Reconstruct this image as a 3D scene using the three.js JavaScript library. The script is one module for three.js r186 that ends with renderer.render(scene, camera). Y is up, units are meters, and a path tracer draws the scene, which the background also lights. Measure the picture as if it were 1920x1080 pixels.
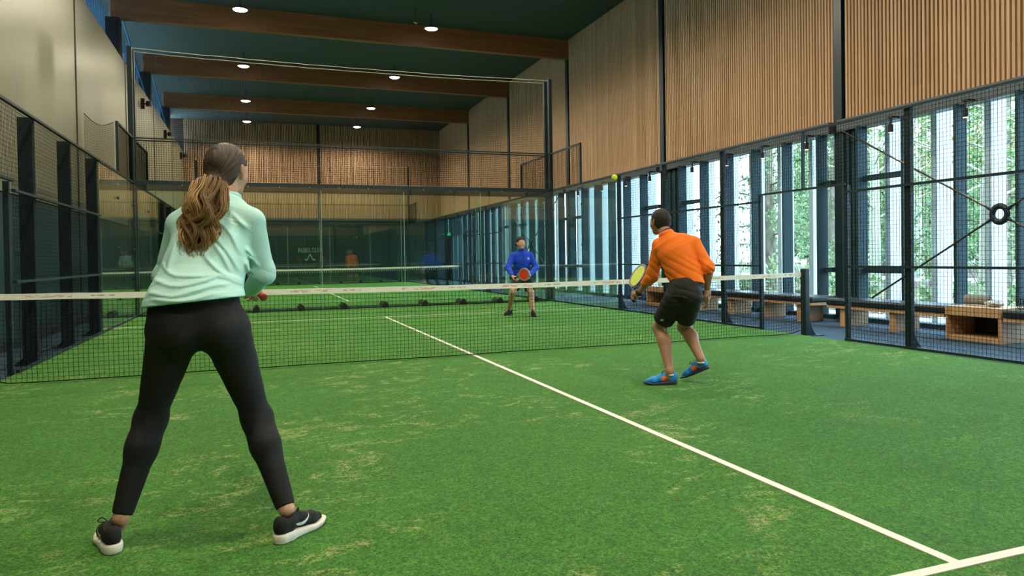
import * as THREE from 'three';
import { mergeGeometries } from 'three/addons/utils/BufferGeometryUtils.js';
import { RoundedBoxGeometry } from 'three/addons/geometries/RoundedBoxGeometry.js';
import { RectAreaLightUniformsLib } from 'three/addons/lights/RectAreaLightUniformsLib.js';
import { ImprovedNoise } from 'three/addons/math/ImprovedNoise.js';
import { FontLoader } from 'three/addons/loaders/FontLoader.js';
import { TextGeometry } from 'three/addons/geometries/TextGeometry.js';

// ---------------------------------------------------------------- camera, sky, exposure
const scene = new THREE.Scene();
const camera = new THREE.PerspectiveCamera(41.92, 1920 / 1080, 0.1, 400);
camera.position.set(-2.5068, 1.2146, 9.0576);
camera.rotation.set(-0.0163, -0.3806, -0.0146, 'YXZ');
camera.setViewOffset(1920, 1080, -83, 36, 1920, 1080);
const renderer = new THREE.WebGLRenderer({ antialias: true });
renderer.toneMapping = THREE.LinearToneMapping;
renderer.toneMappingExposure = 1.0;
renderer.shadowMap.enabled = true;
RectAreaLightUniformsLib.init();
scene.background = new THREE.Color().setRGB(0.62, 0.88, 1.10);     // even overcast sky
scene.backgroundIntensity = 16;
const LAMP_POWER = 85;          // high-bay lamps
const TRACK_POWER = 2.0;

// ---------------------------------------------------------------- helpers
const rng = (seed) => () => { seed |= 0; seed = (seed + 0x6d2b79f5) | 0; let t = Math.imul(seed ^ (seed >>> 15), 1 | seed); t = (t + Math.imul(t ^ (t >>> 7), 61 | t)) ^ t; return ((t ^ (t >>> 14)) >>> 0) / 4294967296; };
const V = (x, y, z) => new THREE.Vector3(x, y, z);
const lerp = (a, b, t) => a + (b - a) * t;
const clamp = (x, a, b) => Math.max(a, Math.min(b, x));
const smooth = (a, b, x) => { const t = clamp((x - a) / (b - a), 0, 1); return t * t * (3 - 2 * t); };
const taken = new Map();
function numbered(name) { const n = taken.get(name) ?? 0; taken.set(name, n + 1); return n ? `${name}_${String(n).padStart(3, '0')}` : name; }
function shade(o) { o.castShadow = true; o.receiveShadow = true; return o; }
function mesh(name, geo, m, parent) {
  const g = Array.isArray(geo) ? join(geo) : geo;
  const o = shade(new THREE.Mesh(g, m));
  o.name = name; parent.add(o); return o;
}
function join(list) {
  if (list.length === 1) return list[0];
  const plain = list.map((g) => (g.index ? g.toNonIndexed() : g));
  for (const g of plain) for (const k of Object.keys(g.attributes)) if (!['position', 'normal', 'uv'].includes(k)) g.deleteAttribute(k);
  return mergeGeometries(plain);
}
function thing(name, label, category, pos = [0, 0, 0], group) {
  const o = new THREE.Group(); o.name = numbered(name); o.position.set(...pos);
  o.userData = { label, category }; if (group) o.userData.group = group;
  scene.add(o); return o;
}
function structure(name, label) { const o = new THREE.Group(); o.name = name; o.userData = { kind: 'structure' }; if (label) o.userData.label = label; scene.add(o); return o; }
function box(w, h, d, x = 0, y = 0, z = 0) { const g = new THREE.BoxGeometry(w, h, d); g.translate(x, y, z); return uvMetres(g); }
function span(x0, x1, y0, y1, z0, z1) { return box(x1 - x0, y1 - y0, z1 - z0, (x0 + x1) / 2, (y0 + y1) / 2, (z0 + z1) / 2); }
function rbox(w, h, d, r, x = 0, y = 0, z = 0, s = 2) { const g = new RoundedBoxGeometry(w, h, d, s, r); g.translate(x, y, z); return uvMetres(g); }
function cyl(r0, r1, h, x, y, z, n = 16) { const g = new THREE.CylinderGeometry(r0, r1, h, n); g.translate(x, y, z); return g; }
// texture coordinates in metres, laid on the plane each face looks along
function uvMetres(g) {
  const p = g.attributes.position, n = g.attributes.normal, uv = new Float32Array(p.count * 2);
  for (let i = 0; i < p.count; i++) {
    const ax = Math.abs(n.getX(i)), ay = Math.abs(n.getY(i)), az = Math.abs(n.getZ(i));
    const x = p.getX(i), y = p.getY(i), z = p.getZ(i);
    const [u, v] = ax >= ay && ax >= az ? [z, y] : ay >= az ? [x, z] : [x, y];
    uv[2 * i] = u; uv[2 * i + 1] = v;
  }
  g.setAttribute('uv', new THREE.BufferAttribute(uv, 2)); return g;
}
// straight bars (four sides each) from [x0,y0,z0,x1,y1,z1,thickness]
function bars(list) {
  const pos = [], nor = [], idx = [], uv = [];
  const a = V(), b = V(), d = V(), u = V(), w = V(), q = V();
  for (const [x0, y0, z0, x1, y1, z1, t] of list) {
    a.set(x0, y0, z0); b.set(x1, y1, z1); d.subVectors(b, a).normalize();
    u.set(0, 1, 0); if (Math.abs(d.y) > 0.9) u.set(1, 0, 0);
    w.crossVectors(d, u).normalize(); u.crossVectors(w, d).normalize();
    const n0 = pos.length / 3;
    for (const e of [a, b]) for (let k = 0; k < 4; k++) {
      const s = [1, 1, -1, -1][k], r = [1, -1, -1, 1][k];
      q.copy(u).multiplyScalar(s).addScaledVector(w, r).normalize();
      nor.push(q.x, q.y, q.z); uv.push(k / 4, e === a ? 0 : 1);
      pos.push(e.x + (u.x * s + w.x * r) * t / 2, e.y + (u.y * s + w.y * r) * t / 2, e.z + (u.z * s + w.z * r) * t / 2);
    }
    for (let k = 0; k < 4; k++) { const l = (k + 1) % 4; idx.push(n0 + k, n0 + l, n0 + 4 + k, n0 + l, n0 + 4 + l, n0 + 4 + k); }
  }
  const g = new THREE.BufferGeometry();
  g.setAttribute('position', new THREE.Float32BufferAttribute(pos, 3));
  g.setAttribute('normal', new THREE.Float32BufferAttribute(nor, 3));
  g.setAttribute('uv', new THREE.Float32BufferAttribute(uv, 2));
  g.setIndex(idx); return g;
}
function tube(points, r, n = 16, sides = 8, taper = 1) {
  const c = new THREE.CatmullRomCurve3(points.map((p) => (p.isVector3 ? p : V(...p))));
  const g = new THREE.TubeGeometry(c, n, r, sides);
  if (taper !== 1) {
    const p = g.attributes.position, q = V();
    for (let i = 0; i <= n; i++) { c.getPointAt(i / n, q); const s = lerp(1, taper, i / n);
      for (let k = 0; k <= sides; k++) { const j = i * (sides + 1) + k; p.setXYZ(j, q.x + (p.getX(j) - q.x) * s, q.y + (p.getY(j) - q.y) * s, q.z + (p.getZ(j) - q.z) * s); } }
  }
  return g;
}

// ---------------------------------------------------------------- noise and textures
const lattice = (() => { const r = rng(77), a = new Float32Array(65536); for (let i = 0; i < 65536; i++) a[i] = r(); return a; })();
function vnoise(x, y) {
  const xi = Math.floor(x), yi = Math.floor(y), fx = x - xi, fy = y - yi, u = fx * fx * (3 - 2 * fx), v = fy * fy * (3 - 2 * fy);
  const at = (i, j) => lattice[((j & 255) << 8) | (i & 255)];
  return lerp(lerp(at(xi, yi), at(xi + 1, yi), u), lerp(at(xi, yi + 1), at(xi + 1, yi + 1), u), v);
}
const fbm = (x, y, n = 4) => { let s = 0, a = 0.5, t = 0; for (let i = 0; i < n; i++) { s += a * vnoise(x, y); t += a; x = x * 2.03 + 17.1; y = y * 2.03 + 9.7; a *= 0.5; } return s / t; };
const perlin = new ImprovedNoise();
const s2l = (c) => (c <= 0.04045 ? c / 12.92 : ((c + 0.055) / 1.055) ** 2.4);
function texture(w, h, f, { srgb = true, repeat } = {}) {
  const d = new Uint8Array(w * h * 4);
  for (let j = 0; j < h; j++) for (let i = 0; i < w; i++) {
    const c = f(i, j), k = 4 * (j * w + i);
    d[k] = clamp(c[0], 0, 255); d[k + 1] = clamp(c[1], 0, 255); d[k + 2] = clamp(c[2], 0, 255); d[k + 3] = 255;
  }
  const t = new THREE.DataTexture(d, w, h, THREE.RGBAFormat);
  t.magFilter = THREE.LinearFilter; t.minFilter = THREE.LinearMipmapLinearFilter; t.generateMipmaps = true;
  t.wrapS = t.wrapT = THREE.RepeatWrapping;
  if (srgb) t.colorSpace = THREE.SRGBColorSpace;
  if (repeat) t.repeat.set(...repeat);
  t.needsUpdate = true; return t;
}
const std = (color, roughness = 0.6, extra = {}) => new THREE.MeshStandardMaterial({ color, roughness, ...extra });
// wood with the grain along v; tones are sRGB triples
function woodTexture(seed, base, dark, along = 1) {
  return texture(256, 512, (i, j) => {
    const u = i / 256, v = j / 512;
    const w = fbm(u * 6 + seed, v * 1.6 * along + seed * 3, 3);
    const g = vnoise(u * 60 + seed * 7 + w * 5, v * 3 * along + seed) * 0.6 + vnoise(u * 140 + seed, v * 6 * along) * 0.4;
    const t = clamp(0.15 + 0.55 * g + 0.5 * (w - 0.5), 0, 1);
    return base.map((b, k) => lerp(b, dark[k], t));
  });
}
const bumpNoise = texture(256, 256, (i, j) => { const v = 255 * (0.6 * lattice[((j & 255) << 8) | (i & 255)] + 0.4 * vnoise(i / 4, j / 4)); return [v, v, v]; }, { srgb: false });

const M = {};
M.slat = [0, 1, 2, 3].map((k) => { const t = woodTexture(11 + k * 5, [214 - k * 6, 176 - k * 6, 138 - k * 5], [166 - k * 7, 124 - k * 6, 86 - k * 5]); t.repeat.set(2.1, 0.45); return std(0xffffff, 0.62, { map: t }); });
const beamTex = woodTexture(41, [176, 118, 74], [112, 66, 38]); beamTex.rotation = Math.PI / 2; beamTex.repeat.set(1.2, 0.25);
M.beam = std(0xffffff, 0.5, { map: beamTex });
const benchTex = woodTexture(63, [206, 168, 126], [152, 116, 80]); benchTex.repeat.set(2.5, 1.2);
M.bench = std(0xffffff, 0.5, { map: benchTex });
M.backing = std(0x35271b, 0.9);
M.ceiling = std(0x3a4540, 0.9);
M.steel = std(0x1c2c31, 0.42, { metalness: 0.3 });             // fence steel, nearly black
M.wire = std(0x1c2427, 0.45, { metalness: 0.3 });
M.teal = std(0x12343e, 0.8);                                   // facade paint
M.column = std(0x11262f, 0.35);
M.headbeam = std(0x596064, 0.4, { metalness: 0.4 });
M.bluepaint = std(0x1d5f8c, 0.6);
M.darkpaint = std(0x14171a, 0.7);
M.carpet = std(0x46647c, 0.95, { bumpMap: bumpNoise.clone(), bumpScale: 0.004 }); M.carpet.bumpMap.repeat.set(3, 3); M.carpet.bumpMap.needsUpdate = true;
M.carpet.map = texture(512, 512, (i, j) => { const v = 150 + 105 * (0.5 * lattice[((j & 255) << 8) | (i & 255)] + 0.5 * fbm(i / 16, j / 16, 3)); return [v, v, v]; });
M.pale = std(0x807e68, 0.38, { map: texture(512, 512, (i, j) => { const v = 232 + 23 * (0.6 * fbm(i / 3, j / 40, 2) + 0.4 * fbm(i / 60, j / 60, 3)); return [v, v, v * 0.99]; }) });
M.lowdark = std(0x1b3133, 0.45);
M.sidepanel = std(0x1a333c, 0.5);
M.enddark = std(0x1c2f30, 0.4);
M.endtrim = std(0x101a1b, 0.5);
M.glass = new THREE.MeshPhysicalMaterial({ color: 0xf3faf6, roughness: 0.0, transmission: 1, thickness: 0, ior: 1.8 });
M.windowGlass = new THREE.MeshPhysicalMaterial({ color: 0xf6fbfb, roughness: 0.0, transmission: 1, thickness: 0, ior: 1.6 });
M.leather = std(0x1d252b, 0.38);
M.white = std(0xe9e6dc, 0.7);
M.netcord = std(0x0d1410, 0.8);
M.tape = std(0xe6e2d6, 0.75);
M.black = std(0x0c0c0d, 0.5);
M.rubber = std(0x101112, 0.8);
M.chrome = std(0x9a9a96, 0.25, { metalness: 0.9 });
M.fin = std(0xb2b7b9, 0.8);
M.rope = std(0xb9b9ae, 0.6);
M.netfine = std(0x20261f, 0.8);

// ---------------------------------------------------------------- the hall
const XL = -5.85, XR = 7.62, ZN = 13.2, ZF = -34.4, CEIL = 8.65, HEAD = 3.64;
const COLZ = [11.02, 4.52, -1.98, -8.48, -14.98, -21.48, -27.98];
{
  const f = structure('floor', 'dark blue grey carpet floor around the courts');
  mesh('carpet', span(XL - 0.6, XR + 0.12, -0.25, -0.03, ZF - 0.3, ZN + 0.3), M.carpet, f);
  const c = structure('ceiling', 'dark painted ceiling deck');
  mesh('ceiling_deck', span(XL - 0.8, XR + 0.4, CEIL, CEIL + 0.25, ZF - 0.3, ZN + 0.3), M.ceiling, c);
  mesh('eave', span(XL - 2.6, XL - 0.8, CEIL, CEIL + 0.25, ZF - 0.3, ZN + 0.3), M.ceiling, c);
}
// right wall: timber slats above the glazing
const slatGeo = new THREE.BoxGeometry(0.042, CEIL - HEAD, 0.046); uvMetres(slatGeo);
{
  const w = structure('wall_right', 'tall wall of vertical timber slats above the windows');
  const r = rng(5), PITCH = 0.0815, rest = [];
  const bays = [[ZN, COLZ[0]], ...COLZ.map((z, i) => [z, COLZ[i + 1] ?? ZF])];
  for (const [za, zb] of bays) {
    const z1 = za - (za === ZN ? 0 : 0.14), z0 = zb + (zb === ZF ? 0 : 0.14);
    mesh('backing_board', span(XR + 0.04, XR + 0.3, HEAD, CEIL, z0, z1), M.backing, w);
    const n = Math.floor((z1 - z0) / PITCH), step = (z1 - z0) / n;
    for (let i = 0; i < n; i++) {
      const z = z1 - (i + 0.5) * step, k = Math.min(3, Math.floor(r() * 4));
      if (z < 4.4 && z > -14.9) { const s = mesh('slat', slatGeo, M.slat[k], w); s.position.set(XR + 0.019 + (r() - 0.5) * 0.004, (HEAD + CEIL) / 2, z); }
      else { const g = slatGeo.clone(); g.translate(XR + 0.019, (HEAD + CEIL) / 2, z); rest.push(g); }
    }
  }
  const far = mesh('slat_run', rest, M.slat[1], w); far.userData.kind = 'stuff';
  // dark recess behind each column
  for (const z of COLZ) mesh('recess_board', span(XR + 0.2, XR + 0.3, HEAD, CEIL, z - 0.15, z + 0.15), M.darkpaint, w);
}
// end wall
{
  const w = structure('wall_end', 'far end wall with timber slats over dark glazed panels');
  mesh('backing_board', span(XL - 0.6, XR + 0.3, 3.5, CEIL, ZF - 0.3, ZF - 0.05), M.backing, w);
  const PITCH = 0.0815, n = Math.floor((XR - XL) / PITCH), rest = [];
  for (let i = 0; i < n; i++) { const x = XL + 0.05 + i * PITCH; if (Math.abs(x - 0.82) < 0.09) continue; const g = new THREE.BoxGeometry(0.046, CEIL - 3.5, 0.042); g.translate(x, (CEIL + 3.5) / 2, ZF - 0.02); rest.push(uvMetres(g)); }
  mesh('slat_run', rest, M.slat[0], w).userData.kind = 'stuff';
  mesh('joint_post', span(0.76, 0.88, 3.5, CEIL, ZF - 0.04, ZF + 0.03), M.darkpaint, w);
  mesh('head_trim', span(XL, XR, 3.38, 3.5, ZF - 0.2, ZF + 0.05), M.headbeam, w);
  for (let i = 0; i < 9; i++) { const x0 = XL + i * 1.497; mesh('dark_panel', span(x0 + 0.015, x0 + 1.482, 0, 3.38, ZF - 0.1, ZF), M.enddark, w); }
  mesh('backing_board', span(XL - 0.6, XR + 0.3, -0.03, 3.5, ZF - 0.3, ZF - 0.1), M.endtrim, w);
}
// wall behind the camera
{
  const w = structure('wall_near', 'plain dark wall behind the near court');
  mesh('dark_panel', span(XL - 0.6, XR + 0.3, -0.03, 3.5, ZN, ZN + 0.3), M.enddark, w);
  mesh('timber_panel', span(XL - 0.6, XR + 0.3, 3.5, CEIL, ZN, ZN + 0.3), M.slat[2], w);
}
let wallLeft;
// left wall: pale panels over a dark dado, blue band above
{
  const w = wallLeft = structure('wall_left', 'pale panelled wall with dark base and blue band on top');
  const joints = [ZN, 10.6, 4.1, -2.4, -8.95, -15.45, -21.95, -28.45, ZF];
  for (let i = 0; i + 1 < joints.length; i++) {
    const z1 = joints[i] - 0.04, z0 = joints[i + 1] + 0.04;
    mesh('pale_panel', span(XL - 0.12, XL, 2.27, 6.92, z0, z1), M.pale, w);
    mesh('dado_panel', span(XL - 0.12, XL, 0.1, 2.25, z0, z1), M.lowdark, w);
    if (i) mesh('joint_strip', span(XL - 0.12, XL + 0.012, -0.03, 6.92, joints[i] - 0.04, joints[i] + 0.04), M.darkpaint, w);
  }
  mesh('skirting', span(XL - 0.12, XL + 0.01, -0.03, 0.1, ZF, ZN), M.darkpaint, w);
  for (let i = 0; i + 1 < joints.length; i++) mesh('clerestory_pane', span(XL - 0.56, XL - 0.55, 6.9, CEIL, joints[i + 1] + 0.03, joints[i] - 0.03), M.windowGlass, w);
  mesh('ledge', span(XL - 0.62, XL - 0.12, 6.6, 6.9, ZF, ZN), M.darkpaint, w);
  mesh('core', span(XL - 0.6, XL - 0.12, -0.03, 6.6, ZF - 0.3, ZN + 0.3), M.darkpaint, w);
  for (let z = ZF + 0.8; z < ZN; z += 0.34) mesh('clerestory_fin', span(XL - 1.1, XL - 0.58, 6.7, CEIL + 0.1, z, z + 0.06), M.bluepaint, w);
}
// roof beams and columns
COLZ.forEach((z, i) => {
  const names = ['behind the viewer', 'overhead', 'second overhead', 'just above the picture', 'nearest in view', 'second in view', 'third in view'];
  const b = thing('timber_beam', `laminated timber roof beam, ${names[i]}, spanning the dark ceiling`, 'beam', [0, 8.0, z], 'roof beams');
  mesh('timber', rbox(XR - XL + 0.5, CEIL - 8.0, 0.22, 0.012, (XR + XL) / 2, (CEIL - 8.0) / 2, 0), M.beam, b);
  const c = thing('steel_column', `dark steel wall column in the slatted right wall under the roof beam ${names[i]}`, 'column', [XR + 0.02, -0.03, z], 'window wall columns');
  mesh('shaft', [span(-0.06, 0.0, 0, 8.02, -0.1, 0.1), span(0, 0.18, 0, 8.02, -0.02, 0.02), span(0.16, 0.2, 0, 8.02, -0.1, 0.1)], M.column, c);
  mesh('base_plate', span(-0.12, 0.2, 0, 0.03, -0.16, 0.16), M.column, c);
  mesh('beam_post', span(XL - 0.36, XL - 0.02, 6.9, 8.0, z - 0.2, z + 0.2), M.darkpaint, wallLeft);
});
// thin blue bracing rods high on the left
[[-14.98, -21.48], [-21.48, -27.98]].forEach(([a, b], i) => {
  const X = XL - 0.1, Y = 6.9;
  mesh('tie_rod', tube([[X, Y + 1.6, a - 0.25], [X, Y + 0.8, (a + b) / 2], [X, Y + 0.03, b + 0.25]], 0.022, 8, 6), M.bluepaint, wallLeft);
});

// ---------------------------------------------------------------- window wall
const MZ = []; for (let k = -12; k <= 34; k++) MZ.push(0.685 - 1.005 * k);
const mullionGeo = box(0.23, 3.44, 0.05), finGeo = box(0.34, 5.2, 0.12);
{
  const ends = [ZN, ...COLZ, ZF];
  for (let b = 0; b + 1 < ends.length; b++) {
    const w = structure(`window_${b + 1}`, 'tall glazed bay with narrow dark teal mullions and pale fins outside');
    const z1 = ends[b] - (b ? 0.1 : 0), z0 = ends[b + 1] + (b + 2 < ends.length ? 0.1 : 0);
    const inner = MZ.filter((z) => z < z1 - 0.2 && z > z0 + 0.2).sort((a, c) => c - a);
    const cuts = [z1, ...inner, z0];
    for (const z of inner) { const m = mesh('mullion', mullionGeo, M.teal, w); m.position.set(XR - 0.115, 1.72, z); }
    mesh('sill', span(XR - 0.12, XR + 0.1, -0.03, 0.05, z0, z1), M.teal, w);
    mesh('head_rail', rbox(0.26, HEAD - 3.42, z1 - z0, 0.01, XR - 0.04, (HEAD + 3.42) / 2, (z0 + z1) / 2), M.headbeam, w);
    for (let i = 0; i + 1 < cuts.length; i++) {
      const last = i + 2 === cuts.length && b + 2 < ends.length, z3 = cuts[i + 1] + 0.02, z4 = cuts[i] - 0.02;
      if (last) {                                                   // closed panel beside each column, ribbed
        mesh('side_panel', span(XR - 0.06, XR + 0.02, 0.05, 3.42, z3, z4), M.sidepanel, w);
        for (let k = 0; k < 4; k++) { const z = lerp(z3, z4, (k + 0.5) / 4); mesh('panel_rib', span(XR - 0.1, XR - 0.06, 0.05, 3.42, z - 0.03, z + 0.03), M.teal, w); }
        continue;
      }
      mesh('pane', span(XR - 0.004, XR + 0.004, 0.05, 3.42, z3, z4), M.windowGlass, w);
      if (i === 0 || i + 3 === cuts.length) for (const y of [0.89, 2.52]) mesh('transom', span(XR - 0.1, XR + 0.02, y - 0.045, y + 0.045, cuts[i + 1] + 0.02, cuts[i] - 0.02), M.teal, w);
    }
    for (const z of MZ.filter((q) => q < ends[b] && q > ends[b + 1])) { const f = mesh('fin', finGeo, M.fin, w); f.position.set(XR + 0.66, 2.2, z - 0.01); }
  }
}
// wall above the glazing is closed to the outside by the slats' backing; X bracing
function brace(z, label) {
  const o = thing('cross_brace', label, 'brace', [7.36, 1.73, z], 'steel cross braces');
  const ring = new THREE.TorusGeometry(0.115, 0.045, 10, 28); ring.scale(1, 1, 0.8); ring.rotateY(Math.PI / 2);
  mesh('ring', ring, M.steel, o);
  for (const s of [-1, 1]) for (const t of [-1, 1]) {
    const d = V(0, t * 1.75, s * 3.22).normalize();
    const rod = mesh('rod', tube([d.clone().multiplyScalar(0.2), d.clone().multiplyScalar(1.9), V(0, t * 1.7, s * 3.13)], 0.017, 3, 8), M.braceSteel ??= std(0x55504a, 0.3, { metalness: 0.8 }), o);
    mesh('socket', tube([d.clone().multiplyScalar(0.12), d.clone().multiplyScalar(0.17), d.clone().multiplyScalar(0.26)], 0.034, 4, 10, 0.5), M.steel, rod);
  }
}
brace(1.45, 'steel rod cross brace with a ring hub, inside the nearest windows');
brace(-18.2, 'steel rod cross brace with a ring hub, seen far off behind the blue player');

// track spotlights under the window head
[[2.3, 0], [0.97, 1], [-0.44, 2], [-2.48, 3], [-3.82, 4], [-5.1, 5], [-6.52, 6], [-8.62, 7], [-10.0, 8], [-11.6, 9], [-13.4, 10], [-16.5, 11], [-19, 12], [-23, 13], [-26, 14], [-29, 15]].forEach(([z, i]) => {
  const word = ['first', 'second', 'third', 'fourth', 'fifth', 'sixth', 'seventh', 'eighth', 'ninth', 'tenth', 'eleventh', 'twelfth', 'thirteenth', 'fourteenth', 'fifteenth', 'sixteenth'][i];
  const o = thing('track_spotlight', `small black spotlight under the window head, ${word} along from the viewer`, 'spotlight', [7.28, 3.24, z], 'window head spotlights');
  mesh('housing', cyl(0.042, 0.042, 0.13, 0, 0.01, 0, 14), M.black, o);
  mesh('stem', [span(-0.012, 0.012, 0.07, 0.2, -0.012, 0.012), span(-0.02, 0.14, 0.18, 0.21, -0.05, 0.05)], M.black, o);
  mesh('lamp_lens', cyl(0.036, 0.036, 0.006, 0, -0.058, 0, 14), M.lens ??= std(0x332211, 0.4, { emissive: new THREE.Color(1, 0.72, 0.42), emissiveIntensity: 3 }), o);
  if (i < 10) {
    const s = new THREE.SpotLight(new THREE.Color(1, 0.74, 0.46), TRACK_POWER, 6, 0.6, 0.6, 2); s.position.set(0, -0.08, 0); s.target.position.set(-0.2, -3, 0); s.shadow.radius = 1.5; s.castShadow = true; o.add(s, s.target);
  }
});

// ---------------------------------------------------------------- high-bay lamps
{
  const rows = [12.4, 5.9, -0.6, -7.1, -13.6, -20.1, -26.4, -31.6];
  const word = ['behind the viewer', 'over the viewer', 'over the net', 'just above the picture', 'of the nearest pair in view', 'of the second pair in view', 'of the third pair in view', 'of the farthest pair in view'];
  rows.forEach((z, i) => [-2.76, 2.59].forEach((x, s) => {
    const o = thing('ceiling_lamp', `${s ? 'right' : 'left'} round ceiling lamp ${word[i]}, glowing white`, 'lamp', [x, 8.18, z], 'high ceiling lamps');
    mesh('housing', new THREE.LatheGeometry([[0, 0.075], [0.1, 0.075], [0.13, 0.06], [0.19, 0.03], [0.2, 0.0], [0.192, -0.005], [0.18, 0.015]].map(([a, b]) => new THREE.Vector2(a, b)), 28), M.black, o);
    mesh('stem', cyl(0.014, 0.014, 0.41, 0, 0.27, 0, 10), M.black, o);
    mesh('lamp_diffuser', new THREE.SphereGeometry(0.19, 24, 10, 0, Math.PI * 2, Math.PI / 2, Math.PI / 2).scale(1, 0.3, 1).translate(0, 0.01, 0), M.lampGlow ??= std(0xffffff, 0.5, { emissive: new THREE.Color(1, 0.93, 0.78), emissiveIntensity: 30 }), o);
    const a = new THREE.SpotLight(new THREE.Color(1, 0.9, 0.69), LAMP_POWER, 0, 1.47, 0.36, 2); a.position.set(0, -0.08, 0); a.target.position.set(0, -8, 0); a.shadow.radius = 8; a.castShadow = true; o.add(a, a.target);
  }));
  // the small hanging sensor near the top of the picture
  const o = thing('ceiling_sensor', 'small sensor hanging on a short rod from the dark ceiling', 'sensor', [2.03, 8.2, -13.2]);
  mesh('rod', cyl(0.015, 0.015, 0.46, 0, 0.22, 0, 8), M.black, o); mesh('head', new THREE.SphereGeometry(0.05, 14, 10), M.chrome, o);
}
// wall spotlights on the pale wall
[[6.39, -18.73], [6.43, -25.32], [6.46, -32.3]].forEach(([y, z], i) => {
  const o = thing('wall_spotlight', `black spotlight fixed to the pale left wall, ${['nearest', 'middle', 'farthest'][i]} of three`, 'spotlight', [XL, y, z], 'spotlights on the pale wall');
  mesh('mount', span(0, 0.1, -0.16, 0.16, -0.07, 0.07), M.black, o);
  mesh('head', cyl(0.09, 0.09, 0.16, 0.22, 0, 0, 16), M.black, o);
  mesh('arm', span(0.08, 0.2, -0.02, 0.02, -0.02, 0.02), M.black, o);
  mesh('lamp_lens', cyl(0.075, 0.075, 0.01, 0.22, -0.083, 0, 16), M.chrome, o);
});

// ---------------------------------------------------------------- courts
// turf: green fibre with dabs of pale infill sand
function turfTexture(n, metres, ox, oz, sandiness) {
  return texture(n, n, (i, j) => {
    const x = ox + i / n * metres, z = oz + j / n * metres;
    const big = fbm(x * 0.45 + 3, z * 0.45 + 8, 3), mid = fbm(x * 2.1, z * 2.1 + 40, 3);
    const fib = lattice[((j * 7 + (i >> 1)) & 255) << 8 | ((i * 3 + (j >> 2)) & 255)];
    const fine = vnoise(x * 70, z * 70) * 0.5 + vnoise(x * 170 + 5, z * 120) * 0.5;
    let R = lerp(63, 88, big * 0.6 + mid * 0.4), G = lerp(133, 164, big * 0.5 + mid * 0.5), B = lerp(32, 46, mid);
    const k = 0.66 + 0.44 * fine + 0.5 * (fib - 0.5);
    R *= k; G *= k; B *= k;
    // infill sand lies in clusters of short streaks
    const where = smooth(0.42, 0.72, fbm(x * 0.9 + 11, z * 0.9 + 5, 3) + sandiness);
    const wx = x + 0.25 * (vnoise(x * 3, z * 3) - 0.5), wz = z + 0.25 * (vnoise(x * 3 + 9, z * 3) - 0.5);
    const dab = smooth(0.57, 0.78, fbm(wx * 7 + wz * 1.7, wz * 10 - wx * 1.2, 4)) * smooth(0.38, 0.72, 0.6 * fbm(x * 44, z * 60, 2) + 0.4 * fib);
    const streak = smooth(0.63, 0.72, fbm(wx * 3.2 - wz * 2.4, wz * 12 + wx * 4, 3)) * smooth(0.4, 0.6, fine);
    const fleck = 0.16 * smooth(0.5, 0.75, fbm(x * 26 + 3, z * 34, 2)) * fib;
    const s = clamp(fleck + where * dab * 0.95 + streak * 0.4 * where * (0.4 + fib), 0, 0.72);
    return [lerp(R, 212, s), lerp(G, 204, s), lerp(B, 140, s)];
  });
}
const turfBump = bumpNoise.clone(); turfBump.repeat.set(9, 9); turfBump.needsUpdate = true;
const nearTurf = turfTexture(2048, 10, 0, 0, 0.05), farTurf = turfTexture(1024, 10, 31, 57, -0.04);
function turfMaterial(map) { return std(0xffffff, 0.92, { map, bumpMap: turfBump, bumpScale: 0.006 }); }
M.turfNear = turfMaterial(nearTurf); M.turfFar = turfMaterial(farTurf);
for (const t of [nearTurf, farTurf]) t.repeat.set(0.1, 0.1);
function court(zc, where, first) {
  const t = structure(first ? 'floor_turf' : 'floor_turf_001', `green artificial turf of the ${where} court`);
  mesh('turf_half', span(-5, 5, -0.03, 0.0, zc, zc + 10), first ? M.turfNear : M.turfFar, t);
  mesh('turf_half', span(-5, 5, -0.03, 0.0, zc - 10, zc), M.turfFar, t);
  const line = (x0, x1, z0, z1) => mesh('court_line', span(x0, x1, 0.0, 0.004, z0, z1), M.linePaint, t);
  for (const s of [-1, 1]) {
    const z = zc + s * 6.95; line(-5, 5, z - 0.025, z + 0.025);
    if (s > 0) line(-0.025, 0.025, zc, z - 0.025); else line(-0.025, 0.025, z + 0.025, zc);
  }
}
M.linePaint = std(0xffffff, 0.85, { map: texture(256, 256, (i, j) => { const v = 196 + 40 * fbm(i / 5, j / 5, 3); return [v, v * 0.985, v * 0.95]; }) });
M.linePaint.map.repeat.set(4, 4);
court(0, 'near', true); court(-20.45, 'far', false);

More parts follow.
